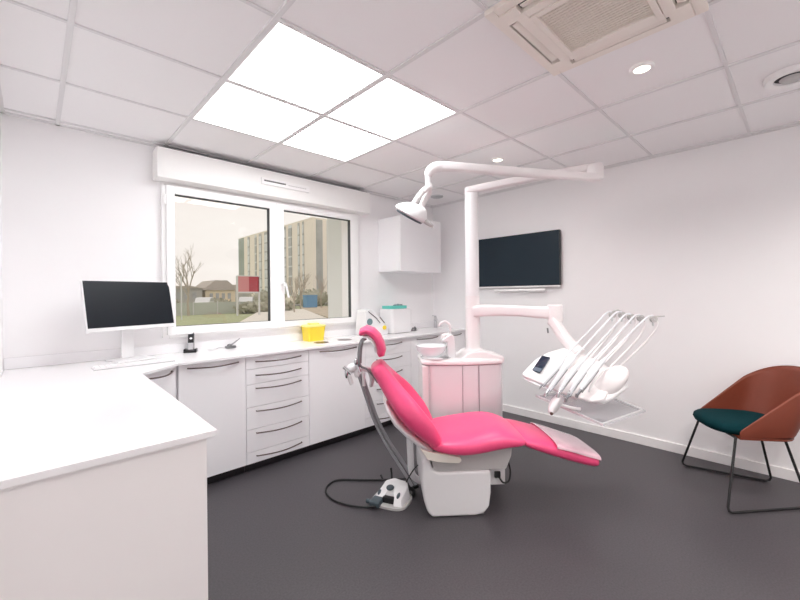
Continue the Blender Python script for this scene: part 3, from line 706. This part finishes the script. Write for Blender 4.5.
# lamp head: a shallow tilted dish
HC = Vector((1.794, 1.772, 1.843))
rt_ = Vector((.7244,-.6894,0)); fwv = Vector((.6894,.7244,0))
dx_ = (rt_*.86+Vector((0,0,-.46))+fwv*.12).normalized(); nz_ = (Vector((0,0,1))*.86+rt_*.46-fwv*.22); nz_ = (nz_-dx_*nz_.dot(dx_)).normalized(); dy_ = nz_.cross(dx_)
def head_ring(h, a, b_, sh=0, n=32): return [HC+dx_*(a*math.cos(2*PI*k/n)+sh)+dy_*(b_*math.sin(2*PI*k/n))+nz_*h for k in range(n)]
MB().loft([head_ring(-.020,.100,.115,.0), head_ring(-.010,.112,.128), head_ring(.012,.108,.124,.004), head_ring(.042,.084,.096,.014), head_ring(.066,.052,.058,.026), head_ring(.074,.025,.030,.032)]).build('lamp_head', 'white', ol, smooth=60)
MB().loft([head_ring(-.034,.080,.096), head_ring(-.032,.092,.108), head_ring(-.0205,.096,.112)]).build('lamp_lens', 'dgrey', ol, smooth=40)
MB().tube([HC+dx_*.09+dy_*-.04+nz_*.0, HC+dx_*.125+dy_*-.05-nz_*.004, HC+dx_*.150+dy_*-.04-nz_*.004, HC+dx_*.155+dy_*.03-nz_*.004, HC+dx_*.095+dy_*.05], [.014,.015,.013,.013,.014], 10, sub=4).build('lamp_handle', 'lgrey', ol)
MB().tube([HC+dx_*.145-nz_*.004, HC+dx_*.175-nz_*.010], .012, 10).build('handle_knob', 'white', ol)

# ---------------------------------------------------------------- instrument delivery unit
de = thing('instrument_unit', 'white swing-arm instrument console with a small touch screen, right of the pink cabinet', 'instrument unit', (2.469, 1.101, 0.156))
bar([(2.465, 1.761, 1.171), (2.500, 1.693, 1.179), (2.563, 1.592, 1.179), (2.627, 1.462, 1.176), (2.688, 1.335, 1.166), (2.734, 1.236, 1.167)], .085, .092, 'swing_arm', 'pwhite', de, taper=[1,1,.92,.88,.95,1])
MB().lathe([(.001,-.062),(.048,-.062),(.054,-.054),(.054,.050),(.046,.060),(.001,.060)], 28, T=Matrix.Translation((2.728, 1.241, 1.163))).build('arm_joint', 'pwhite', de)
bar([(2.697, 1.257, 1.113), (2.704, 1.223, 1.079), (2.695, 1.163, 0.998), (2.679, 1.095, 0.929), (2.667, 1.051, 0.893)], .085, .070, 'drop_arm', 'pwhite', de, taper=[1,1,.95,1,1.1])
MB().tube([(2.679, 1.275, 1.056), (2.681, 1.272, 1.020)], .006, 8).build('arm_lock', 'steel', de)
def slab(NF, thick, name, mt, par, n=28, p=3.4):
    rings = []
    for i, (N_, F2, th) in enumerate(NF):
        N_, F2 = Vector(N_), Vector(F2); d = (F2-N_); c = (N_+F2)/2; h = d.length/2; d.normalize()
        u_ = (Vector((0,0,1))-d*d.z).normalized(); rings.append(sell(c, d, u_, h, th/2, p, n))
    return MB().loft(rings).build(name, mt, par, smooth=60)
slab([((2.233, 1.229, 0.795), (2.324, 1.240, 0.819), .014), ((2.226, 1.222, 0.791), (2.466, 1.242, 0.859), .034), ((2.226, 1.195, 0.779), (2.578, 1.218, 0.889), .044), ((2.247, 1.133, 0.757), (2.674, 1.155, 0.917), .048), ((2.258, 1.081, 0.742), (2.719, 1.084, 0.919), .050), ((2.270, 1.056, 0.732), (2.729, 1.048, 0.901), .048)], 0, 'console', 'white', de)
slab([((2.267, 1.080, 0.729), (2.729, 1.075, 0.891), .036), ((2.319, 0.968, 0.691), (2.751, 0.972, 0.852), .036), ((2.361, 0.859, 0.668), (2.741, 0.870, 0.799), .036), ((2.412, 0.810, 0.679), (2.713, 0.814, 0.772), .030)], 0, 'instrument_bed', 'pwhite', de)
slab([((2.226, 1.222, 0.772), (2.447, 1.233, 0.819), .016), ((2.233, 1.146, 0.745), (2.594, 1.176, 0.861), .018), ((2.257, 1.075, 0.719), (2.668, 1.078, 0.863), .018), ((2.305, 1.023, 0.696), (2.701, 1.018, 0.839), .014)], 0, 'console_underside', 'ppanel', de)
# touch screen lying on the sloping console
sa, sb_, sc, sd = Vector((2.300, 1.196, 0.793)), Vector((2.293, 1.137, 0.788)), Vector((2.474, 1.159, 0.856)), Vector((2.489, 1.221, 0.860))
nq = (sb_-sa).cross(sd-sa).normalized()
if nq.z < 0: nq = -nq
def quadbox(q4, n_, lo, hi): return MB().add([p+n_*lo for p in q4]+[p+n_*hi for p in q4], [(3,2,1,0),(4,5,6,7),(0,1,5,4),(1,2,6,5),(2,3,7,6),(3,0,4,7)])
quadbox([sa, sb_, sc, sd], nq, .020, .0285).build('touch_screen', 'uiscreen', de, smooth=0)
ta, tb = sa.lerp(sd, .22), sb_.lerp(sc, .22)
quadbox([sa.lerp(sb_,.06), sa.lerp(sb_,.94), tb.lerp(ta,.06), tb.lerp(ta,.94)], nq, .0286, .0292).build('screen_band', 'uigrey', de, smooth=0)
# right end cover and grip
m = MB(); c = Vector((2.564, 0.831, 0.759)); 
e1 = (rt_*.75+Vector((0,0,.60))).normalized(); e2 = (fwv*.9+Vector((0,0,.25))-e1*((fwv*.9+Vector((0,0,.25))).dot(e1))).normalized(); e3 = e1.cross(e2)
Te = Matrix((e1, e2, e3)).transposed().to_4x4()
ell(m, c, (.135,.085,.062), Te, 28, 16); m.build('end_cover', 'pwhite', de, smooth=180)
MB().tube([(2.419, 0.914, 0.676), (2.414, 0.878, 0.666), (2.447, 0.833, 0.665), (2.512, 0.798, 0.686), (2.584, 0.771, 0.713), (2.631, 0.754, 0.729)], [.012,.018,.020,.018,.015,.011], 14, sub=5).build('grip', 'white', de)
MB().tube([(2.401, 0.890, 0.714), (2.434, 0.872, 0.777), (2.523, 0.857, 0.823), (2.593, 0.846, 0.833)], [.006,.008,.008,.005], 10, sub=4).build('cover_rim', 'white', de)
# lower bracket with joint and tray holder
m = MB().tube([(2.335, 1.036, 0.663), (2.287, 1.040, 0.641), (2.252, 1.046, 0.611), (2.235, 1.048, 0.590)], [.030,.032,.026,.014], 14, sub=4); m.tube([(2.334, 1.036, 0.651), (2.383, 0.990, 0.656), (2.444, 0.959, 0.675)], [.016,.014,.016], 10, sub=3)
m.build('tray_arm', 'white', de)
MB().tube([(2.287, 1.040, 0.635), (2.327, 0.961, 0.619), (2.362, 0.928, 0.612)], [.012,.010,.010], 10, sub=3).build('arm_pin', 'white', de)
ell(MB(), (2.228, 1.041, 0.590), (.010,.010,.010)).build('knob', 'bronze', de)
# clear tray
tc = [Vector((2.508, 1.285, 0.586)), Vector((2.204, 0.747, 0.588)), Vector((2.646, 0.657, 0.593)), Vector((2.992, 1.101, 0.616))]
zt = sum(v.z for v in tc)/4
for v in tc: v.z = zt
tr_ = thing('instrument_tray', 'clear glass instrument tray held under the instrument console', 'tray', sum(tc, Vector())/4)
def inset(q4, d):
    c = sum(q4, Vector())/4; return [v+(c-v).normalized()*d for v in q4]
m = MB().prism([v[:2] for v in inset(tc, .012)], zt-.004, zt); m.build('tray_plate', 'tray', tr_, smooth=0)
o4, i4 = tc, inset(tc, .020); m = MB()
for k in range(4):
    a, b_, c2_, d2_ = o4[k], o4[(k+1)%4], i4[(k+1)%4], i4[k]
    m.prism([a[:2], b_[:2], c2_[:2], d2_[:2]], zt-.005, zt+.008)
m.build('tray_rim', 'frost', tr_, smooth=0)
m = MB(); p0, p1 = i4[0].lerp(i4[3],.5), i4[1].lerp(i4[2],.5)
# dental handpieces: body, tip and hose, each resting in the console
hp_specs = [
 ('thin white syringe with a pointed steel tip, nearest the touch screen', [(2.185, 1.095, 0.722), (2.212, 1.084, 0.753)], [(2.209, 1.086, 0.750), (2.262, 1.064, 0.796), (2.325, 1.045, 0.841), (2.379, 1.035, 0.879)], [(2.379, 1.035, 0.879), (2.481, 1.008, 0.955), (2.693, 0.930, 1.111), (2.764, 0.904, 1.161), (2.796, 0.887, 1.167)]),
 ('turbine handpiece with a small angled head, second from the touch screen', [(2.186, 1.054, 0.698), (2.210, 1.045, 0.727)], [(2.208, 1.046, 0.724), (2.263, 1.021, 0.782), (2.333, 0.997, 0.847), (2.409, 0.979, 0.897)], [(2.409, 0.979, 0.897), (2.515, 0.947, 0.969), (2.725, 0.886, 1.111), (2.796, 0.859, 1.161), (2.834, 0.837, 1.165)]),
 ('handpiece with a pale blue-white sleeve, middle one of the five', [(2.217, 0.996, 0.699), (2.240, 0.988, 0.732)], [(2.238, 0.990, 0.729), (2.291, 0.968, 0.788), (2.356, 0.947, 0.844), (2.433, 0.929, 0.888)], [(2.433, 0.929, 0.888), (2.540, 0.896, 0.962), (2.746, 0.838, 1.096), (2.817, 0.812, 1.147), (2.855, 0.790, 1.152)]),
 ('long white handpiece reaching lowest, fourth from the touch screen', [(2.221, 0.951, 0.678), (2.246, 0.941, 0.716)], [(2.244, 0.943, 0.710), (2.299, 0.919, 0.777), (2.375, 0.902, 0.836), (2.452, 0.883, 0.882)], [(2.452, 0.883, 0.882), (2.559, 0.850, 0.952), (2.766, 0.792, 1.084), (2.840, 0.762, 1.141), (2.877, 0.741, 1.148)]),
 ('steel-necked handpiece nearest the rounded white end cover', [(2.247, 0.899, 0.709), (2.276, 0.885, 0.740)], [(2.274, 0.887, 0.738), (2.339, 0.866, 0.793), (2.416, 0.848, 0.849), (2.494, 0.830, 0.895)], [(2.494, 0.830, 0.895), (2.602, 0.796, 0.962), (2.815, 0.731, 1.087), (2.890, 0.701, 1.134), (2.927, 0.679, 1.142)]),
]
for k, (lb, tip, body, hs) in enumerate(hp_specs):
    off = Vector((0,0,.012))
    t = thing('dental_handpiece', lb, 'handpiece', body[1], 0, 'instruments laid on the console')
    tip = [Vector(p)+off for p in tip]; body = [Vector(p)+off for p in body]
    MB().tube(body, [.0095,.0150,.0160,.0115], 14, sub=6).build('handle', 'hpw', t)
    if k == 0: MB().tube([tip[0], tip[1]], [.0025,.0075], 10).build('tip', 'steel', t)
    else:
        d = (tip[0]-tip[1]).normalized(); h = tip[0]
        MB().tube([tip[1]+d*-.012, tip[1], h], [.0088,.0080,.0065], 12, sub=3).tube([h+Vector((0,0,.008))+d*-.002, h+Vector((0,0,-.010))+d*.004], [.0085,.0085], 12).build('tip', 'chrome' if k in (1,2) else 'steel', t)
    und = [p-Vector((0,0,.012))-fwv*.012 for p in body[:3]]
    MB().tube(und, [.004,.006,.006], 8, sub=4).build('steel_sleeve', 'steel', t)
    MB().tube([Vector(p)+off for p in hs], [.0070,.0062,.0062,.0062,.006], 10, sub=6).build('hose', 'hpw', t)
# whips (spring arms) belong to the console
whips = [
 [(2.679, 0.984, 0.879), (2.826, 0.900, 1.033), (2.856, 0.872, 1.135), (2.823, 0.889, 1.159)],
 [(2.681, 0.941, 0.864), (2.843, 0.856, 1.022), (2.877, 0.823, 1.122), (2.858, 0.841, 1.156)],
 [(2.682, 0.898, 0.849), (2.864, 0.808, 1.010), (2.901, 0.773, 1.109), (2.879, 0.794, 1.143)],
 [(2.678, 0.861, 0.829), (2.885, 0.761, 0.998), (2.924, 0.724, 1.104), (2.902, 0.744, 1.137)],
 [(2.684, 0.828, 0.813), (2.914, 0.705, 1.000), (2.960, 0.662, 1.098), (2.953, 0.682, 1.130)]]
for w in whips:
    wh = MB().tube(w, [.0055,.0050,.0045,.0045], 10, sub=6).build('whip_arm', 'pwhite', de)
    c = Vector(w[3]); T = Matrix.Translation(c) @ Matrix((rt_, Vector((0,0,1)), fwv)).transposed().to_4x4()
    MB().lathe([(.006,-.010),(.022,-.010),(.022,-.004),(.017,0),(.022,.004),(.022,.010),(.006,.010)], 20, T=T).build('guide_roller', 'lgrey', wh)
    MB().tube([c+Vector((0,0,.0)), c-rt_*.004+Vector((0,0,-.045))], [.010,.006], 8).build('roller_fork', 'spk', wh)
MB().tube([(2.817, 0.909, 1.170), (2.856, 0.871, 1.189), (2.881, 0.848, 1.178)], .005, 8, sub=3).tube([(2.960, 0.675, 1.147), (3.006, 0.632, 1.149)], [.005,.004], 8).build('guide_wire', 'lgrey', de)

# ---------------------------------------------------------------- rust coloured chair with teal cushion
f_ = Vector((-.56,.83)); SA = math.atan2(.56,.83)
rc = thing('visitor_chair', 'rust brown tub chair with teal cushion and black wire legs by the right wall', 'chair', (3.372,.268,0), SA)
# local frame: +x along the seat towards the wall, -y to the rear, +y the open front
def uplan_(k):
    """tub outline: k in -1..1 from the near front corner round the rear to the far one"""
    t = abs(k); sg = 1 if k > 0 else -1
    if t > .5:
        f = (t-.5)/.5; return Vector((sg*(.222+.010*f), -.05+.215*f, 0)), f
    a = t/.5*PI/2; return Vector((sg*.222*math.sin(a)**.85 if a > 0 else 0, -.05-.165*math.cos(a)**.9 if a < PI/2 else -.05, 0)), 0.
n = 41; rings = []
for i in range(n):
    k = -1+2*i/(n-1); p_, f = uplan_(k); t = abs(k)
    h = .375*(1-t**2.1) if t < .999 else 0
    h = .375*min(1-.30*(t/.5)**2 if t < .5 else .70*(1-f), 1)
    b0 = Vector((p_.x*.99, p_.y*.95, .408)); o = Vector((p_.x*.9, p_.y+.05 if p_.y < -.05 else 0, 0)).normalized() if p_.length else Vector((0,-1,0))
    q_ = h/.375
    t0 = Vector((p_.x*(1.0+.14*q_), p_.y-.115*q_, .452+h))
    mid = b0.lerp(t0, .42)+o*.016*q_
    rings.append([b0-o*.011, mid-o*.011, t0-o*.010, t0, mid, b0])
MB().loft(rings).build('shell', 'rust', rc, world=False, smooth=60, subsurf=1)
fl = [uplan_(-1+2*i/24)[0] for i in range(25)]
MB().prism([(v.x*.98, v.y*.94) for v in fl], .404, .420, .003).build('shell_bottom', 'rust', rc, world=False)
def cush(h, k): return sell((0,.030,h), (1,0,0), (0,1,0), .209*k, .225*k, 3.2, 40)
MB().loft([cush(.418,.90), cush(.424,.98), cush(.444,1.02), cush(.464,1.0), cush(.477,.93), cush(.484,.75), cush(.486,.4)]).build('seat_cushion', 'teal', rc, world=False, smooth=180)
for sx in (-1, 1):
    # sled leg: front foot, rear foot
    ft = Vector((.325 if sx > 0 else -.335, .232 if sx > 0 else .285, .008)); rr = Vector((.150 if sx > 0 else -.165, -.235, .008))
    tf = Vector((sx*.200, .165, .412)); tr2 = Vector((sx*.115, -.135, .412))
    def arc(a, b_, c, r=.03):
        u_ = (a-b_).normalized()*r; w_ = (c-b_).normalized()*r; return [b_+u_, b_+(u_+w_)*.32, b_+w_]
    pts = [tf]+arc(tf, ft, rr)+arc(ft, rr, tr2)+[tr2]
    MB().tube(pts, .0075, 10).build('sled_leg', 'blackmetal', rc, world=False)
    MB().tube([ft.lerp(rr,.1)-Vector((0,0,.0045)), ft.lerp(rr,.9)-Vector((0,0,.0045))], .004, 6).build('glide', 'lgrey', rc, world=False)
MB().tube([(-.2,.165,.408),(.2,.165,.408)], .0075, 8).tube([(-.115,-.135,.408),(.115,-.135,.408)], .0075, 8).build('cross_bar', 'blackmetal', rc, world=False)

# ---------------------------------------------------------------- outside the window
GZ = -.30
m = MB()
def gpatch(name, pts, z, mt): return struct(name, MB().prism(pts, z-.1, z), mt, smooth=0)
gpatch('ground', [(-60,YW+.27),(160,YW+.27),(260,300),(-60,300)], GZ-.12, 'grass')
gpatch('ground_soil', [(9.0,9),(40,9),(60,46),(25.5,46),(21.6,38.5)], GZ+.02, 'soil')
gpatch('ground_path', [(5.0,11),(9.0,9),(11.0,15),(22,39),(17.5,40),(8.2,22)], GZ+.03, 'pave')
gpatch('ground_terrace', [(-2,YW+.27),(6,YW+.27),(7,8),(6.2,15.5),(4.0,14),(-2,8)], GZ+.01, 'pave')
gpatch('ground_road', [(4,60),(60,46),(70,58),(4,72)], GZ+.01, 'asphalt')
# wing wall beside the window
m = MB().box(2.735,3.0,YW+.262,4.22,GZ,3.2); m.build('x','wing').name='wall_wing'; bpy.data.objects['wall_wing']['kind']='structure'
m = MB().box(2.725,2.745,3.70,3.715,GZ,3.2); w_ = m.build('corner_trim','wingpale'); w_.name='trim_2'; w_['kind']='structure'
m = MB().box(1.0,3.2,YW+.262,4.40,2.62,2.72); w_ = m.build('trim','wing'); w_.name='trim_3'; w_['kind']='structure'

tw = thing('tower_block', 'tall cream apartment tower with dark vertical window strips outside the window', 'building', (49,82,GZ))
TX, TY0, TY1, TH = 38.5, 64.4, 101.5, 16.0
MB().box(TX, 62, TY0, TY1-3.9, GZ, TH).build('tower_body', 'tower', tw, smooth=0)
MB().box(TX+.1, 62, TY1-3.95, TY1, GZ, TH).build('end_bay', 'towerdark', tw, smooth=0)
def ty(px):   # strip positions measured along the long facade
    return px
for (y0, y1, k) in ((94.0,95.2,'strip'),(90.0,90.9,'strip2'),(87.2,88.6,'strip'),(83.9,85.6,'strip'),(80.7,81.6,'strip2'),(75.2,76.2,'strip'),(72.6,74.0,'strip2'),(69.4,70.1,'strip'),(67.7,68.3,'strip'),(78.6,79.2,'strip')):
    s_ = MB(); 
    for f in range(7): s_.box(TX-.10, TX+.02, y0, y1, GZ+1.6+f*2.02, GZ+3.35+f*2.02)
    MB().box(TX-.06, TX+.02, y0, y1, GZ+1.4, TH-.2).build('window_strip', k, tw, smooth=0)
    s_.build('window_stack', 'strip' if k == 'strip2' else 'strip2', tw, smooth=0)
for (x0, x1, k) in ((39.2,40.6,'strip'),(41.6,44.6,'strip2'),(47.2,49.0,'strip')):
    MB().box(x0, x1, TY0-.08, TY0+.02, GZ+1.4, TH-.2).build('window_strip', k, tw, smooth=0)
    s_ = MB()
    for f in range(7): s_.box(x0+.2, x1-.2, TY0-.12, TY0+.02, GZ+1.6+f*2.02, GZ+3.2+f*2.02)
    s_.build('window_stack', 'strip', tw, smooth=0)
MB().box(TX-.05, 62.1, TY0-.05, TY1+.02, TH, TH+.12).build('parapet', 'tower', tw, smooth=0)

def house(name, label, x0, x1, y, d, wall_h, roof_h, mt, zb=GZ):
    t = thing(name, label, 'house', ((x0+x1)/2, y+d/2, zb))
    MB().box(x0, x1, y, y+d, zb, zb+wall_h).build('walls', mt, t, smooth=0)
    c = (x0+x1)/2
    if roof_h:
        m = MB().prism([(x0-.5,zb+wall_h),(x1+.5,zb+wall_h),(x1-(x1-x0)*.30,zb+wall_h+roof_h),(x0+(x1-x0)*.30,zb+wall_h+roof_h)], -(y+d), -(y-.3), T=XZ()); m.build('roof', 'roof', t, smooth=0)
    w = (x1-x0)/5
    for k in range(4):
        xx = x0+w*(k+.7); MB().box(xx, xx+w*.5, y-.05, y+.02, zb+wall_h*.45, zb+wall_h*.8).build('window', 'strip', t, smooth=0)
    return t
house('house', 'yellow-beige house with a brown hipped roof outside the window', 18.6, 23.0, 62, 6, 2.5, 1.5, 'house')
house('house', 'low grey building behind the bare tree outside the window', 12.6, 17.6, 60, 6, 2.7, .35, 'shed')
house('house', 'low grey house with a brown roof right of the yellow-beige one', 24.2, 29.4, 72, 6, 2.4, 1.2, 'shed')
# billboard on a post
sg = thing('billboard', 'red and pink billboard on posts outside the window', 'sign', (12.3,31.2,GZ))
MB().box(11.75,12.60,31.0,31.12,1.62,2.85).build('pink_panel', 'signpink', sg, smooth=0)
MB().box(12.60,13.45,31.0,31.12,1.62,2.85).build('red_panel', 'signred', sg, smooth=0)
m = MB(); m.box(11.68,13.52,30.96,31.16,2.85,2.92); m.box(11.68,13.52,30.96,31.16,1.50,1.62); m.build('sign_frame', 'post', sg, smooth=0)
for x in (11.62, 13.40): MB().box(x,x+.12,31.0,31.15,GZ,2.9).build('sign_post', 'post', sg, smooth=0)
MB().box(12.6,12.62,30.94,30.98,2.92,3.5).build('top_stub', 'strip', sg, smooth=0)
t = thing('lamp_post', 'thin pale lamp post on the lawn outside the window', 'lamp post', (7.43,30.0,GZ))
MB().tube([(7.43,30,GZ-.05),(7.43,30,2.75)], .045, 8).build('pole', 'post', t)
# wire fence along the lawn
fn = thing('garden_fence', 'long grey-green wire fence across the lawn outside the window', 'fence', (10,34,GZ))
MB().box(2.0,16.6,38.0,38.06,GZ-.1,.72).build('fence_panel', 'fence', fn, smooth=0)
for k in range(8): MB().box(2.0+k*2.08,2.08+k*2.08,37.93,37.99,GZ-.1,.80).build('fence_post', 'post', fn, smooth=0)
# hedges, bare trees
def leafy(name, label, cat, c, r, mt, nn, ls, group=None):
    t = thing(name, label, cat, (c[0],c[1],GZ), 0, group); m = MB(); rnd = random.Random(hash(label) % 1000 if 0 else int(c[0]*100))
    for i in range(nn):
        u_ = rnd.random()*2*PI; v_ = math.acos(1-2*rnd.random()); q_ = .75+.3*rnd.random()
        p = Vector((c[0]+r[0]*q_*math.sin(v_)*math.cos(u_), c[1]+r[1]*q_*math.sin(v_)*math.sin(u_), c[2]+r[2]*q_*math.cos(v_)))
        if p.z < GZ-.1: continue
        R = Euler((rnd.random()*6, rnd.random()*6, rnd.random()*6)).to_matrix(); s_ = ls*(.6+.8*rnd.random())
        m.add([p+R @ Vector(w) for w in ((-s_,0,0),(0,-s_*.6,0),(s_,0,0),(0,s_*.6,0))], [(0,1,2,3)])
    m.build('foliage', mt, t, smooth=0)
    b = MB(); ell(b, c, tuple(x*.8 for x in r)); b.build('inner_growth', mt, t)
    return t
for k, (x, y, z, r, lb) in enumerate(((18.0,56.5,.15,(2.8,1.2,.8),'low brown-green shrub in front of the yellow-beige house'),
    (24.8,54.5,.7,(3.0,1.5,1.4),'tall brown-green shrub between the house and the tower'),
    (11.2,56,.4,(2.4,1.3,.9),'low brown-green shrub in front of the grey building'),
    (28.5,48.0,.7,(3.0,1.5,1.4),'brown-green shrub at the foot of the tower'),
    (16.5,36.5,.10,(3.2,1.0,.75),'rough low bush at the right end of the wire fence'))):
    leafy('shrub', lb+' outside the window', 'shrub', (x,y,z), r, 'hedge', 420, .22, 'shrubs beyond the lawn')
def bare_tree(label, x, y, h, lean, seed, spread=.6, mt='bark', n0=3, lv=4, r0=.07):
    t = thing('bare_tree', label, 'tree', (x,y,GZ), 0, 'leafless trees outside'); rnd = random.Random(seed); trunk = MB(); tw_ = MB()
    def grow(p, d, L, r, l):
        e = p+d*L; (trunk if l == 0 else tw_).tube([p, p.lerp(e,.5)+Vector((rnd.uniform(-1,1),rnd.uniform(-1,1),0))*L*.06, e], [r, r*.8, r*.62], 5 if l else 8)
        if l >= lv: return
        for k in range(n0 if l else n0+2):
            nd = (d+Vector((rnd.uniform(-1,1), rnd.uniform(-1,1), rnd.uniform(-.15,.7)))*spread).normalized()
            grow(p.lerp(e, rnd.uniform(.55,1.0)), nd, L*rnd.uniform(.55,.8), r*.55, l+1)
    grow(Vector((x,y,GZ-.05)), Vector((lean,0,1)).normalized(), h*.36, r0, 0)
    trunk.build('trunk', mt, t); tw_.build('branches', mt, t)
bare_tree('bare spreading tree beside the pale lamp post outside the window', 9.45, 36, 6.2, .02, 3, .62, r0=.11, lv=4)
bare_tree('slim bare tree in front of the tower, nearest the window handle', 17.3, 32.3, 4.2, 0, 11, .42, r0=.07)
bare_tree('slim bare tree in front of the tower, left of the blue container', 22.5, 40.5, 5.6, .02, 12, .42, r0=.08)
bare_tree('slim bare tree in front of the tower, right of the blue container', 25.6, 41.0, 4.8, -.02, 17, .45, r0=.07)
# cars in the distance
def car(x, y, lb, mt='car'):
    t = thing('car', lb, 'car', (x,y,GZ), math.radians(62), 'cars on the road outside')
    prof = [(-2.1,.35),(-2.15,.75),(-1.35,.95),(-.75,1.42),(.85,1.45),(1.5,.98),(2.1,.85),(2.15,.35)]
    MB().prism(prof, -.8, .8, .05, 1, T=XZ()).build('car_body', mt, t, world=False)
    MB().prism([(-1.2,.98),(-.70,1.36),(.80,1.38),(1.3,1.0)], -.83, .83, 0, T=XZ()).build('car_windows', 'strip', t, smooth=0, world=False)
    for sx in (-1.3, 1.3):
        MB().lathe([(.001,-.85),(.33,-.85),(.33,.85),(.001,.85)], 16, T=Matrix.Translation((sx,0,.33)) @ RX(PI/2)).build('wheel', 'black', t, world=False)
car(14.9, 50.0, 'silver parked car nearest the lamp post, far outside the window')
car(19.8, 49.5, 'silver parked car below the yellow-beige house, far outside the window')
# blue containers
for x, y, w, lb in ((24.6,43.2,1.5,'bright blue container at the foot of the tower'),(29.2,43.8,1.9,'blue-grey container right of the bright blue one')):
    t = thing('container', lb+' outside the window', 'container', (x+w/2,y,GZ), 0, 'containers by the tower')
    MB().box(x, x+w, y-.5, y+.5, GZ+.02, 1.15, .05).build('bin_body', 'blue' if w < 1.6 else 'towerdark', t)
    MB().box(x-.04, x+w+.04, y-.54, y+.54, 1.15, 1.30, .04).build('bin_lid', 'blue', t)

# ---------------------------------------------------------------- light
w = bpy.data.worlds.new('sky'); scene.world = w; w.use_nodes = True; nt = w.node_tree
bg = nt.nodes['Background']; tc = nt.nodes.new('ShaderNodeTexCoord'); mp = nt.nodes.new('ShaderNodeMapping'); mp.inputs['Scale'].default_value = (1,1,4)
nz = nt.nodes.new('ShaderNodeTexNoise'); nz.inputs['Scale'].default_value = 1.6; nz.inputs['Detail'].default_value = 5
cr = nt.nodes.new('ShaderNodeValToRGB'); cr.color_ramp.elements[0].position = .35; cr.color_ramp.elements[1].position = .65
cr.color_ramp.elements[0].color = (.92,.84,.78,1); cr.color_ramp.elements[1].color = (1.0,.945,.885,1)
nt.links.new(tc.outputs['Generated'], mp.inputs[0]); nt.links.new(mp.outputs[0], nz.inputs['Vector']); nt.links.new(nz.outputs['Fac'], cr.inputs[0]); nt.links.new(cr.outputs[0], bg.inputs[0])
bg.inputs[1].default_value = 1.0

# warm beams of the two round spots, then of the three added rear fill spots
for x, y, e in ((2.218,.551,50),(2.831,1.764,38),(.42,-.62,75),(1.62,-.62,90),(2.82,-.62,85)):
    l = bpy.data.lights.new('spot_beam', 'SPOT'); l.energy = e; l.color = (1,.955,.925); l.spot_size = math.radians(150); l.spot_blend = 1; l.shadow_soft_size = .04
    o = bpy.data.objects.new('spot_beam', l); o.location = (x, y, ZC-.012); col.objects.link(o)

scene.cycles.diffuse_bounces = 10; scene.cycles.max_bounces = 16; scene.cycles.transparent_max_bounces = 16
# ---------------------------------------------------------------- camera
cam = bpy.data.cameras.new('camera'); co = bpy.data.objects.new('camera', cam); col.objects.link(co); scene.camera = co
cam.sensor_width = 36; cam.lens = 383.9/800*36; cam.shift_y = -6.1/800; cam.clip_start = .05; cam.clip_end = 600
a = math.radians(46.4186); r = math.radians(-.6)
fw = Vector((math.cos(a), math.sin(a), 0)); rt0 = Vector((math.sin(a), -math.cos(a), 0)); up0 = Vector((0,0,1))
rt1 = rt0*math.cos(r)+up0*math.sin(r); up1 = up0*math.cos(r)-rt0*math.sin(r)
co.matrix_world = Matrix((rt1, up1, -fw)).transposed().to_4x4(); co.location = (0,0,1.3132)
vs_ = scene.view_settings; vs_.view_transform = 'Standard'; vs_.look = 'None'; vs_.gamma = 1; vs_.exposure = 0; vs_.use_curve_mapping = False
